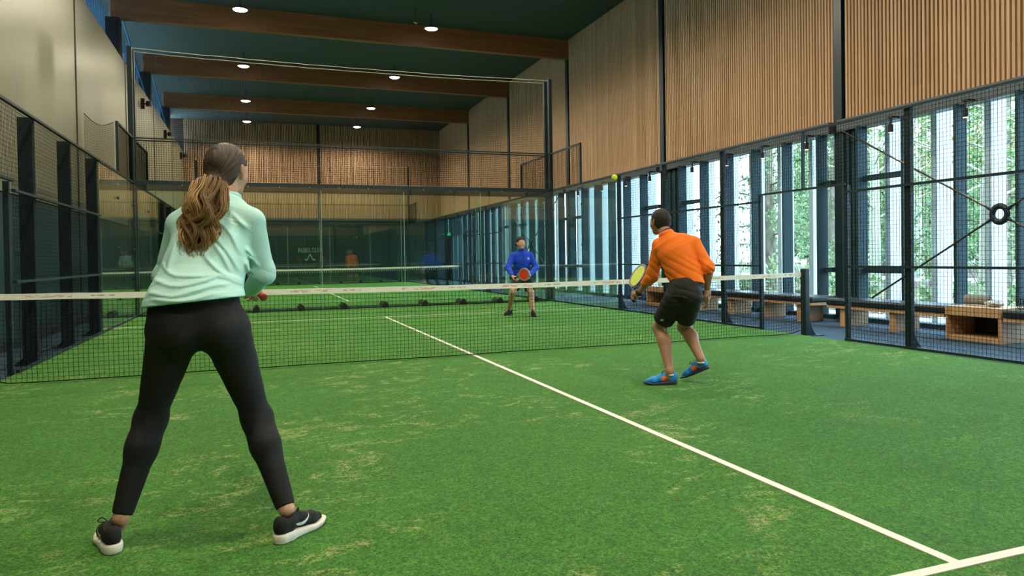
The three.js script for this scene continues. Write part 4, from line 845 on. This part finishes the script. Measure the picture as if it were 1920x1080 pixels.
  const f3 = folds([0.3, 1, 0.5], 44, 0.004, 21, (x, y, z) => smooth(0.14, 0.05, Math.hypot(x - J.elR[0], y - J.elR[1], z - J.elR[2])) + smooth(0.14, 0.05, Math.hypot(x - J.elL[0], y - J.elL[1], z - J.elL[2])));
  const top1 = wobble(top0, (x, y, z) => ridge(x, y, z) + f3(x, y, z));
  const hemBand = (x, y, z) => { const h = (x - hemC[0]) * hemN[0] + (y - hemC[1]) * hemN[1] + (z - hemC[2]) * hemN[2]; return h > -0.03 && h < 0.0 ? -0.002 : 0; };
  const top2 = (x, y, z) => smax(cut(top1, hemC, hemN, 0.004)(x, y, z) + hemBand(x, y, z), -neckHole(x, y, z), 0.006);
  const tb = around([J.shL, J.shR, J.elL, J.elR, J.wrL, J.wrR, J.neck, add(J.pelvis, [0, 0.08, 0])], 0.215);
  const topM = mesh('long_sleeved_top', skin(top2, ...tb, 0.0068), cloth(0xaedad2, { bumpMap: weave, bumpScale: 0.0009 }), o); topM.userData.label = 'mint green long sleeved running top';
  const colr = new THREE.TorusGeometry(0.06, 0.011, 10, 40); colr.scale(1, 0.9, 1.6); colr.rotateX(Math.PI / 2); colr.rotateX(-0.3); colr.rotateZ(0.04); colr.translate(...add(J.neck, [0.0, 0.012, 0.0]));
  mesh('collar', colr, cloth(0xa4d0c8), topM);
  // hair: cap, then a wavy ponytail of locks
  const hm = new THREE.MeshPhysicalMaterial({ color: 0xffffff, vertexColors: true, roughness: 0.58, sheen: 0.1, sheenRoughness: 0.4 });
  const DARK = [0.030, 0.018, 0.011], MID = [0.095, 0.054, 0.025], GOLD = [0.50, 0.285, 0.09], PALE = [0.70, 0.46, 0.20];
  const tie = [-2.705, 1.572, 5.245].map((v, k) => v - base[k]);
  const tq = fr.to(tie);
  const strand = (a, b, c) => { const dx = a - tq[0], dy = b - tq[1], dz = c - tq[2], ang = Math.atan2(dy + 0.02, Math.hypot(dx, dz) * Math.sign(dx || 1)) * 1.0; return 0.0032 * perlin.noise(ang * 16, a * 10, c * 10) + 0.002 * perlin.noise(ang * 40, 4, a * 20); };
  const capF = hairField(fr, S, [[-0.14, -0.085], [-0.065, -0.078], [-0.045, -0.03], [-0.028, 0.026], [0.03, 0.03], [0.06, 0.052], [0.095, 0.072]], 0.013, strand);
  const bun = union([capF, cone(add(tie, fr.z, 0.045), tie, 0.05, 0.028)], 0.03);
  const capPaint = (x, y, z) => { const n = perlin.noise(x * 60, y * 22, z * 60); return mix3(DARK, MID, clamp(0.3 + 0.5 * n, 0, 1)); };
  const hair = mesh('hair', skin(bun, ...around([J.head, tie], 0.16), 0.0045, capPaint), hm, o); hair.userData.label = 'brown hair tied back';
  const r = rng(12), locks = [];
  const tail = [[-2.70, 1.572, 5.24], [-2.69, 1.54, 5.32], [-2.705, 1.46, 5.36], [-2.73, 1.38, 5.375], [-2.752, 1.30, 5.385], [-2.755, 1.19, 5.38]].map((p) => V(...sub(p, base)));
  const curve = new THREE.CatmullRomCurve3(tail), rad = (t) => (t < 0.16 ? 0.012 + 0.064 * Math.sin(t / 0.16 * Math.PI / 2) : t < 0.5 ? lerp(0.076, 0.07, (t - 0.16) / 0.34) : lerp(0.07, 0.025, (t - 0.5) / 0.5));
  const colourTube = (g, n, sides, c0, c1, pow) => { const p = g.attributes.position, cc = new Float32Array(p.count * 3); for (let i = 0; i <= n; i++) { const t = (i / n) ** pow, m = mix3(c0, c1, t); for (let k = 0; k <= sides; k++) { const v = 3 * (i * (sides + 1) + k); cc[v] = m[0]; cc[v + 1] = m[1]; cc[v + 2] = m[2]; } } g.setAttribute('color', new THREE.BufferAttribute(cc, 3)); return g; };
  for (let c = 0; c < 44; c++) {                       // bundles that wave together, each of many thin strands
    const a0 = c * 2.399, q0 = ((c + 0.5) / 44) ** 0.38, ph = r() * 6.28, fq = 12 + 4 * r(), end = 0.8 + 0.22 * r(), am = 0.018 + 0.016 * r(), tone = r();
    for (let i = 0; i < 24; i++) {
      const b0 = r() * 6.28, br = Math.sqrt(r()) * 0.013, e = end * (0.9 + 0.12 * r()), pts = [], lag = (r() - 0.5) * 0.35;
      for (let k = 0; k <= 12; k++) {
        const t = Math.min(1, k / 12 * e), m = curve.getPoint(t), g = smooth(0.14, 0.5, t), wv = Math.sin(t * fq + ph + lag) * am * g, wu = Math.cos(t * fq * 0.8 + ph * 1.3 + lag) * am * g, a = a0 + t * 0.9, R = rad(t) * q0, br1 = br * (0.5 + g) * (1 - 0.4 * t), T = curve.getTangent(t), B = V().crossVectors(T, V(1, 0, 0)).normalize(), A = V().crossVectors(B, T).normalize();
        pts.push(m.clone().addScaledVector(A, Math.cos(a) * R + wv + Math.cos(b0) * br1).addScaledVector(B, Math.sin(a) * R * 0.8 + wu * 0.8 + Math.sin(b0) * br1));
      }
      const g = tube(pts, 0.0013 + 0.001 * r(), 26, 4, 0.45), light = clamp(tone + (r() - 0.5) * 0.5, 0, 1);
      locks.push(colourTube(g, 26, 4, mix3(MID, GOLD, 0.05 + 0.3 * light), light > 0.55 ? mix3(GOLD, PALE, r() * 0.7) : mix3(MID, GOLD, 0.25 + 0.9 * light), 0.5));
    }
  }
  for (let i = 0; i < 9; i++) { const s = r() > 0.5 ? 1 : -1, b = curve.getPoint(0.35 + 0.5 * r()); locks.push(colourTube(tube([b, b.clone().add(V(s * 0.04, -0.03, 0.01)), b.clone().add(V(s * (0.05 + 0.03 * r()), -0.1, 0.0))], 0.0016, 12, 4, 0.4), 12, 4, MID, GOLD, 1)); }
  locks.push(colourTube(tube([fr.from([0.05, -0.05, -0.06]), fr.from([0.04, -0.12, -0.09]), fr.from([0.01, -0.17, -0.12]), fr.from([-0.04, -0.2, -0.12])], 0.0016, 16, 4, 0.5), 16, 4, MID, GOLD, 1));
  const core = []; for (let k = 0; k < 8; k++) { const p = curve.getPoint(k / 8 * 0.85), q = curve.getPoint((k + 1) / 8 * 0.85); core.push(cone(p.toArray(), q.toArray(), rad(k / 8 * 0.85) * 0.5, rad((k + 1) / 8 * 0.85) * 0.5)); }
  mesh('ponytail_core', skin(union(core, 0.02), ...around(tail.map((p) => p.toArray()), 0.1), 0.008, () => mix3(DARK, MID, 0.8)), hm, hair);
  const tailGeo = mergeGeometries(locks);
  const pt = mesh('ponytail', tailGeo, hm, hair); pt.userData.label = 'wavy ponytail lightening to gold';
  const bandG = new THREE.TorusGeometry(0.03, 0.009, 8, 24); bandG.lookAt(V(-0.4, -0.35, 0.8)); bandG.translate(...tie); mesh('hair_tie', bandG, M.black, hair);
  face(o, fr, S, M.brow ??= std(0x2b1a10, 0.8));
  // trainers
  const look = { soleHeight: 0.034, sole: std(0xd9d3c6, 0.7), upper: cloth(0x131314, { bumpMap: weave, bumpScale: 0.001 }), lace: std(0x0d0d0d, 0.8), marks: [['side_emblem', [[0.045, 0.062], [0.06, 0.052], [0.08, 0.041], [0.1, 0.038], [0.118, 0.044], [0.135, 0.056], [0.16, 0.078], [0.132, 0.063], [0.11, 0.056], [0.09, 0.054], [0.068, 0.058]], std(0xd8d8d4, 0.5)]] };
  const a = shoe('trainer', 0.265, look); placeShoe(a, sub([-3.085, 0.0, 5.45], base), Math.PI / 2 + 0.3, 0, o);
  const b = shoe('trainer', 0.265, look); placeShoe(b, sub([-2.425, 0.0, 5.62], base), 0.86, 0, o);
  const rk = racket('red and black padel racket held in front of the woman', [-2.60, 1.2, 4.80], { frame: std(0x18181a, 0.4), face: std(0xd8d4cc, 0.4), grip: std(0x9c2c16, 0.6) });
  aim(rk, [-2.50, 1.06, 4.915], [-0.43, 0.45, -0.78], [1, 0.2, -0.1]);
}

// ------- the man in orange, stepping left
{
  const base = [1.2, 0, 2.92];
  const J = { head: [1.122, 1.523, 2.70], neck: [1.128, 1.385, 2.82], shL: [1.064, 1.308, 2.780], shR: [1.346, 1.322, 2.940], elL: [1.051, 1.018, 2.660], wrL: [0.999, 0.836, 2.470], elR: [1.405, 1.09, 3.08], wrR: [1.445, 0.888, 3.01],
    chest: [1.175, 1.245, 2.885], waist: [1.243, 0.985, 2.965], pelvis: [1.192, 0.86, 2.995], hipL: [1.136, 0.806, 2.940], hipR: [1.229, 0.824, 3.080], knL: [1.132, 0.506, 2.640], knR: [1.371, 0.515, 2.700], anL: [1.075, 0.123, 2.930], anR: [1.383, 0.224, 2.980] };
  const o = person('man in an orange jersey and black shorts mid-step, wearing blue shoes', base, J);
  const hipAxis = unit(sub(J.hipR, J.hipL)), shAxis = unit(sub(J.shR, J.shL));
  const spine = (g) => trunk([[add(J.pelvis, [0, -0.04, 0]), 0.145 + g, 0.12 + g], [add(J.pelvis, [0.01, 0.04, 0]), 0.145 + g, 0.112 + g], [J.waist, 0.14 + g, 0.105 + g], [J.chest, 0.17 + g, 0.12 + g], [mix3(J.chest, J.neck, 0.6), 0.15 + g, 0.098 + g], [J.neck, 0.06 + g * 0.5, 0.06 + g * 0.5]], [hipAxis, hipAxis, mix3(hipAxis, shAxis, 0.5), shAxis, shAxis, shAxis]);
  const leg = (h, k, a, g) => { const f = unit(sub(k, h)), back = [0.012, 0, 0.03], calf = add(mix3(k, a, 0.3), back); return union([cone(h, k, 0.092 + g, 0.06 + g), cone(k, calf, 0.054 + g, 0.058 + g), cone(calf, a, 0.055 + g, 0.028 + g), cone(k, a, 0.048 + g, 0.03 + g)], 0.04); };
  const fr = headFrame(J.head, [-0.1, 0.12, -0.99], [-0.02, 1, 0.02]);
  const neck = cone(J.neck, add(J.head, fr.z, -0.015), 0.06, 0.056);
  const handL = handField(J.wrL, [-0.15, -0.12, -0.4], [-0.8, 0.2, 0.3], 1, 0.95, 1.02), handR = handField(J.wrR, [0.2, -0.9, -0.1], [0.6, 0.1, 0.7], -1, 0.35, 1.05, 0.3);
  const inner = union([spine(-0.012), leg(J.hipL, J.knL, J.anL, 0), leg(J.hipR, J.knR, J.anR, 0), cone(J.shL, J.elL, 0.05, 0.042), cone(J.elL, J.wrL, 0.042, 0.028), cone(J.shR, J.elR, 0.05, 0.042), cone(J.elR, mix3(J.elR, J.wrR, 0.3), 0.042, 0.043), cone(mix3(J.elR, J.wrR, 0.3), J.wrR, 0.043, 0.028), neck, cone(J.anL, add(J.anL, [-0.02, -0.05, -0.005]), 0.03, 0.024), cone(J.anR, add(J.anR, [0.0, -0.045, -0.02]), 0.03, 0.024)], 0.028);
  const tone = () => TAN;
  const [lo, hi] = around(Object.values(J), 0.13); lo[1] = 0.03;
  mesh('body', mergeGeometries([skin(inner, lo, hi, 0.011, tone), skin(union([headField(fr, 1.02), neck], 0.02), ...around([J.head], 0.16), 0.005, headColours(fr, 1.02, TAN)), skin(handL, ...handL.box, 0.0038, tone), skin(handR, ...handR.box, 0.0038, tone)]), skinMat(), o);
  // shorts
  const sLeg = (h, k, g0, g1, end) => { const e = mix3(h, k, end); return cut(cone(h, add(e, sub(k, h), 0.12), g0, g1), e, unit(sub(k, h)), 0.004); };
  const shortsF = union([cut(spine(0.012), add(J.waist, [0, -0.0, 0]), unit(add(sub(J.waist, J.pelvis), [0, 0.05, 0]))), sLeg(J.hipL, J.knL, 0.108, 0.1, 0.72), sLeg(J.hipR, J.knR, 0.1, 0.095, 0.72)], 0.03);
  const f0 = folds([0.3, 1, 0.2], 40, 0.006, 4, (x, y) => smooth(0.5, 0.7, y) * smooth(1.0, 0.85, y));
  mesh('shorts', skin(wobble(shortsF, f0), ...around([J.waist, J.hipL, J.hipR, J.knL, J.knR], 0.17), 0.0085), cloth(0x101312, { roughness: 0.8, bumpMap: weave, bumpScale: 0.0008 }), o);
  // jersey, sleeves to the forearm
  const jt = trunk([[add(J.waist, [0.0, -0.07, 0.02]), 0.165, 0.138], [add(J.waist, [0, 0.0, 0]), 0.163, 0.13], [mix3(J.waist, J.chest, 0.45), 0.162, 0.13], [J.chest, 0.172, 0.132], [mix3(J.chest, J.neck, 0.6), 0.162, 0.108], [J.neck, 0.07, 0.068]], [hipAxis, hipAxis, mix3(hipAxis, shAxis, 0.6), shAxis, shAxis, shAxis]);
  const cL = mix3(J.elL, J.wrL, 0.5), cR = mix3(J.elR, J.wrR, 0.16);
  const sl = (s, e, c, w) => union([cone(s, e, 0.066, 0.06), cut(cone(e, add(c, sub(w, e), 0.3), 0.06, 0.052), c, unit(sub(w, e)), 0.004)], 0.03);
  const yoke = union([cone(J.shL, mix3(J.chest, J.neck, 0.7), 0.066, 0.08), cone(J.shR, mix3(J.chest, J.neck, 0.7), 0.066, 0.08)], 0.04);
  const jf = union([jt, yoke], 0.05), sv = union([sl(J.shL, J.elL, cL, J.wrL), sl(J.shR, J.elR, cR, J.wrR)], 0.01);
  const g1 = folds([0.55, 0.9, 0.2], 54, 0.006, 8, (x, y) => smooth(0.92, 1.0, y) * smooth(1.28, 1.1, y)), g2 = folds([0.5, 0.8, 0.5], 40, 0.008, 2, (x, y, z) => smooth(0.13, 0.04, Math.hypot(x - J.elL[0], y - J.elL[1], z - J.elL[2])) + smooth(0.12, 0.04, Math.hypot(x - J.elR[0], y - J.elR[1], z - J.elR[2])));
  const jAll = wobble((x, y, z) => smin(jf(x, y, z), sv(x, y, z), 0.016), (x, y, z) => g1(x, y, z) + g2(x, y, z));
  const hc = add(J.waist, [0, -0.045, 0]), hn = unit(sub(J.pelvis, J.waist).map((v, k) => v + [0.02, -0.08, 0][k]));
  const hole = cone(add(J.neck, [0, 0.045, -0.02]), add(J.neck, [0, 0.14, -0.06]), 0.064, 0.075);
  const jersey = (x, y, z) => smax(cut(jAll, hc, hn, 0.005)(x, y, z), -hole(x, y, z), 0.006);
  const jm = mesh('jersey', skin(jersey, ...around([J.shL, J.shR, J.elL, J.elR, cL, cR, J.neck, hc], 0.17), 0.008), cloth(0xee7212, { bumpMap: weave, bumpScale: 0.0008 }), o); jm.userData.label = 'bright orange long sleeved jersey';
  const co = new THREE.TorusGeometry(0.064, 0.015, 10, 32); co.scale(1, 1, 2.0); co.rotateX(Math.PI / 2); co.rotateX(-0.5); co.rotateY(0.4); co.translate(...add(J.neck, [-0.004, 0.02, -0.008])); mesh('collar', co, jm.material, jm);
  const ci = new THREE.TorusGeometry(0.06, 0.008, 10, 32); ci.scale(1, 1, 2.0); ci.rotateX(Math.PI / 2); ci.rotateX(-0.5); ci.rotateY(0.4); ci.translate(...add(J.neck, [-0.008, 0.042, -0.014])); mesh('collar_lining', ci, std(0x2a2a66, 0.8), jm);
  const pile = (a, b, c) => 0.0022 * perlin.noise(a * 90, b * 90, c * 90);
  mesh('hair', skin(hairField(fr, 1.02, [[-0.14, -0.06], [-0.05, -0.055], [-0.03, -0.02], [0.01, -0.01], [0.03, 0.03], [0.06, 0.062], [0.095, 0.078]], 0.011, pile), ...around([J.head], 0.16), 0.005), std(0x1e130c, 0.75), o);
  face(o, fr, 1.02, M.brow);
  // watch on the left wrist
  const wd = unit(sub(J.wrL, J.elL)), wg = new THREE.TorusGeometry(0.032, 0.011, 8, 28); wg.scale(1, 1, 1.5); wg.lookAt(V(...wd)); wg.translate(...mix3(J.elL, J.wrL, 0.93)); mesh('watch', wg, M.black, o);
  mesh('shorts_logo', box(0.03, 0.02, 0.004).rotateY(-0.4).translate(...add(mix3(J.hipL, J.knL, 0.62), [-0.085, -0.02, 0.085])), std(0x6a6f6e, 0.6), o);
  const circ = (cx, cy, r0, n = 18) => Array.from({ length: n }, (_, i) => [cx + Math.cos(i / n * 6.283) * r0 * 1.35, cy + Math.sin(i / n * 6.283) * r0]);
  const look = { sole: std(0x1b2a44, 0.6), upper: cloth(0x1187d6, { roughness: 0.6 }), lace: std(0x0f2340, 0.8), marks: [['side_emblem', circ(0.09, 0.052, 0.025), std(0xe2672a, 0.5)], ['sole_flash', [[0.02, 0.03], [0.1, 0.028], [0.09, 0.038], [0.03, 0.042]], std(0xe0502e, 0.5)]] };
  const a = shoe('court_shoe', 0.275, look), dl = sub([0.886, 0, 2.85], [1.12, 0, 2.93]); placeShoe(a, sub([1.118, 0.0, 2.925], base), Math.atan2(-dl[2], dl[0]), 0, o);
  const b = shoe('court_shoe', 0.275, look), dr = sub([1.31, 0.0, 2.77], [1.455, 0.0, 2.99]); placeShoe(b, sub([1.43, 0.125, 3.0], base), Math.atan2(-dr[2], dr[0]), -0.43, o);
  for (const [an, k] of [[J.anL, 0], [J.anR, 1]]) mesh('sock', cyl(0.037, 0.037, 0.03, an[0], an[1] - 0.018, an[2], 18), M.white, o);
  const rk = racket('yellow and grey padel racket in the orange player’s left hand', [1.012, 1.0, 2.40], { frame: std(0x2c3436, 0.4), face: std(0xb9cc0c, 0.5), grip: M.black });
  aim(rk, [0.985, 0.815, 2.42], [0.459, 0.71, -0.54], [-0.841, 0.544, 0]);
}

// ------- the man in blue beyond the net, facing the camera
{
  const base = [2.6, 0, -5.72];
  const J = { head: [2.578, 1.496, -5.62], neck: [2.611, 1.335, -5.68], chest: [2.627, 1.152, -5.700], shL: [2.431, 1.243, -5.700], shR: [2.811, 1.249, -5.700], elL: [2.296, 1.004, -5.620], wrL: [2.317, 0.822, -5.380], elR: [2.914, 0.992, -5.620], wrR: [2.673, 0.836, -5.360],
    waist: [2.650, 0.928, -5.78], pelvis: [2.680, 0.79, -5.83], hipL: [2.590, 0.739, -5.850], hipR: [2.790, 0.734, -5.850], knL: [2.403, 0.508, -5.620], knR: [2.737, 0.481, -5.480], anL: [2.442, 0.133, -6.000], anR: [2.767, 0.109, -5.450] };
  const o = person('man in a blue zip top and black shorts facing us beyond the net', base, J);
  const hipAxis = unit(sub(J.hipL, J.hipR)), shAxis = unit(sub(J.shL, J.shR));
  const spine = (g) => trunk([[add(J.pelvis, [0, -0.04, 0]), 0.165 + g, 0.12 + g], [add(J.pelvis, [0, 0.04, 0]), 0.165 + g, 0.115 + g], [J.waist, 0.15 + g, 0.105 + g], [J.chest, 0.178 + g, 0.12 + g], [mix3(J.chest, J.neck, 0.6), 0.16 + g, 0.09 + g], [J.neck, 0.062 + g * 0.5, 0.06 + g * 0.5]], [hipAxis, hipAxis, hipAxis, shAxis, shAxis, shAxis]);
  const leg = (h, k, a) => { const calf = add(mix3(k, a, 0.3), [0, 0, -0.025]); return union([cone(h, k, 0.09, 0.058), cone(k, calf, 0.052, 0.055), cone(calf, a, 0.054, 0.03), cone(k, a, 0.05, 0.031)], 0.045); };
  const fr = headFrame(J.head, [0.28, 0.0, 1], [0, 1, 0.02]);
  const neck = cone(J.neck, add(J.head, fr.z, -0.015), 0.058, 0.055);
  const handL = handField(J.wrL, [0.7, -0.25, 0.6], [-0.1, 0.8, 0.5], -1, 1.0, 1.05), handR = handField(J.wrR, [-0.8, -0.2, 0.4], [0.2, 0.7, 0.6], 1, 0.9, 1.05);
  const inner = union([spine(-0.012), leg(J.hipL, J.knL, J.anL), leg(J.hipR, J.knR, J.anR), cone(J.shL, J.elL, 0.05, 0.04), cone(J.elL, J.wrL, 0.04, 0.028), cone(J.shR, J.elR, 0.05, 0.04), cone(J.elR, J.wrR, 0.04, 0.028), neck, cone(J.anL, add(J.anL, [-0.01, -0.05, 0.01]), 0.03, 0.024), cone(J.anR, add(J.anR, [0, -0.045, 0.02]), 0.03, 0.024)], 0.03);
  const [lo, hi] = around(Object.values(J), 0.13); lo[1] = 0.03;
  const tone = () => SKIN;
  mesh('body', mergeGeometries([skin(inner, lo, hi, 0.013, tone), skin(union([headField(fr, 1.02), neck], 0.02), ...around([J.head], 0.16), 0.005, headColours(fr, 1.02, SKIN)), skin(handL, ...handL.box, 0.0042, tone), skin(handR, ...handR.box, 0.0042, tone)]), skinMat(), o);
  const sLeg = (h, k, g0, g1, end) => { const e = mix3(h, k, end); return cut(cone(h, add(e, sub(k, h), 0.12), g0, g1), e, unit(sub(k, h)), 0.004); };
  const shortsF = union([cut(spine(0.012), add(J.waist, [0, -0.02, 0]), [0, 1, 0]), sLeg(J.hipL, J.knL, 0.112, 0.102, 0.7), sLeg(J.hipR, J.knR, 0.112, 0.1, 0.7)], 0.03);
  mesh('shorts', skin(shortsF, ...around([J.waist, J.hipL, J.hipR, J.knL, J.knR], 0.16), 0.012), cloth(0x0e1012), o);
  const jt = trunk([[add(J.waist, [0.01, -0.1, -0.02]), 0.182, 0.138], [J.waist, 0.176, 0.132], [mix3(J.waist, J.chest, 0.5), 0.18, 0.134], [J.chest, 0.19, 0.134], [mix3(J.chest, J.neck, 0.6), 0.17, 0.1], [J.neck, 0.068, 0.066]], [hipAxis, hipAxis, hipAxis, shAxis, shAxis, shAxis]);
  const sl = (s, e, w) => union([cone(s, e, 0.066, 0.058), cut(cone(e, add(w, sub(w, e), 0.1), 0.058, 0.042), mix3(e, w, 0.92), unit(sub(w, e)), 0.004)], 0.03);
  const yoke = union([cone(J.shL, mix3(J.chest, J.neck, 0.7), 0.066, 0.08), cone(J.shR, mix3(J.chest, J.neck, 0.7), 0.066, 0.08)], 0.04);
  const all = union([jt, yoke, sl(J.shL, J.elL, J.wrL), sl(J.shR, J.elR, J.wrR)], 0.03);
  const g1 = folds([0.4, 1, 0], 34, 0.008, 5, (x, y) => smooth(0.8, 0.9, y) * smooth(1.2, 1.0, y));
  const hole = cone(add(J.neck, [0, 0.05, 0.02]), add(J.neck, [0, 0.14, 0.03]), 0.062, 0.075);
  const jk = cut(wobble(all, g1), add(J.waist, [0, -0.09, 0]), [0, -1, 0], 0.005);
  const jm = mesh('zip_top', skin((x, y, z) => smax(jk(x, y, z), -hole(x, y, z), 0.006), ...around([J.shL, J.shR, J.elL, J.elR, J.wrL, J.wrR, J.neck, J.waist], 0.17), 0.0105), cloth(0x0b3fb8), o); jm.userData.label = 'royal blue zip neck top';
  const co = new THREE.TorusGeometry(0.062, 0.014, 10, 30); co.scale(1, 1, 2.4); co.rotateX(Math.PI / 2); co.rotateX(0.25); co.translate(...add(J.neck, [0, 0.03, 0.005])); mesh('collar', co, jm.material, jm);
  mesh('chest_logo', box(0.04, 0.04, 0.004).rotateY(0.2).translate(...add(J.chest, [0.105, 0.03, 0.118])), std(0x9db4e0, 0.6), jm);
  mesh('zip', box(0.008, 0.16, 0.004).rotateX(-0.25).translate(...add(J.chest, [-0.01, 0.07, 0.132])), std(0x0a2560, 0.5), jm);
  const pile = (a, b, c) => 0.003 * perlin.noise(a * 70, b * 70, c * 70);
  mesh('hair', skin(hairField(fr, 1.02, [[-0.14, -0.06], [-0.05, -0.055], [-0.02, 0.01], [0.02, 0.03], [0.05, 0.072], [0.095, 0.086]], 0.017, pile), ...around([J.head], 0.16), 0.005), std(0x1c120c, 0.75), o);
  face(o, fr, 1.02, M.brow);
  const look = { sole: std(0x14161a, 0.7), upper: cloth(0x101114), lace: std(0x222222, 0.8), marks: [] };
  placeShoe(shoe('court_shoe', 0.29, look), sub([2.49, 0.0, -6.05], base), Math.atan2(-0.15, -0.14), 0, o);
  placeShoe(shoe('court_shoe', 0.29, look), sub([2.775, 0.0, -5.50], base), Math.atan2(-0.26, -0.05), 0, o);
  for (const an of [J.anL, J.anR]) mesh('sock', cyl(0.037, 0.037, 0.04, an[0], an[1] + 0.0, an[2], 16), M.black, o);
  const rk = racket('orange and grey padel racket in front of the blue player', [2.49, 0.875, -5.22], { frame: std(0x7f8a96, 0.4), face: std(0xe2401a, 0.5), grip: M.black });
  aim(rk, [2.345, 0.80, -5.31], [0.45, 0.25, 0.84], [-0.3, 0.1, 0.95]);
}
// the ball in flight
{
  const o = thing('padel_ball', 'bright yellow green ball in the air above the net', 'ball', [1.237, 2.089, 1.4915]);
  mesh('felt', new THREE.SphereGeometry(0.033, 28, 20), std(0xd2e61a, 0.9, { bumpMap: bumpNoise, bumpScale: 0.001 }), o);
  const pts = []; for (let i = 0; i <= 60; i++) { const t = i / 60 * Math.PI * 2, a = 0.44 * Math.PI, x = Math.cos(t) + 0.28 * Math.cos(3 * t), y = Math.sin(t) - 0.28 * Math.sin(3 * t), z = 0.9 * Math.sin(2 * t); pts.push(V(x, y, z).normalize().multiplyScalar(0.0332)); }
  mesh('seam', tube(pts, 0.0011, 120, 5), std(0xe8eecb, 0.8), o);
}

renderer.render(scene, camera);
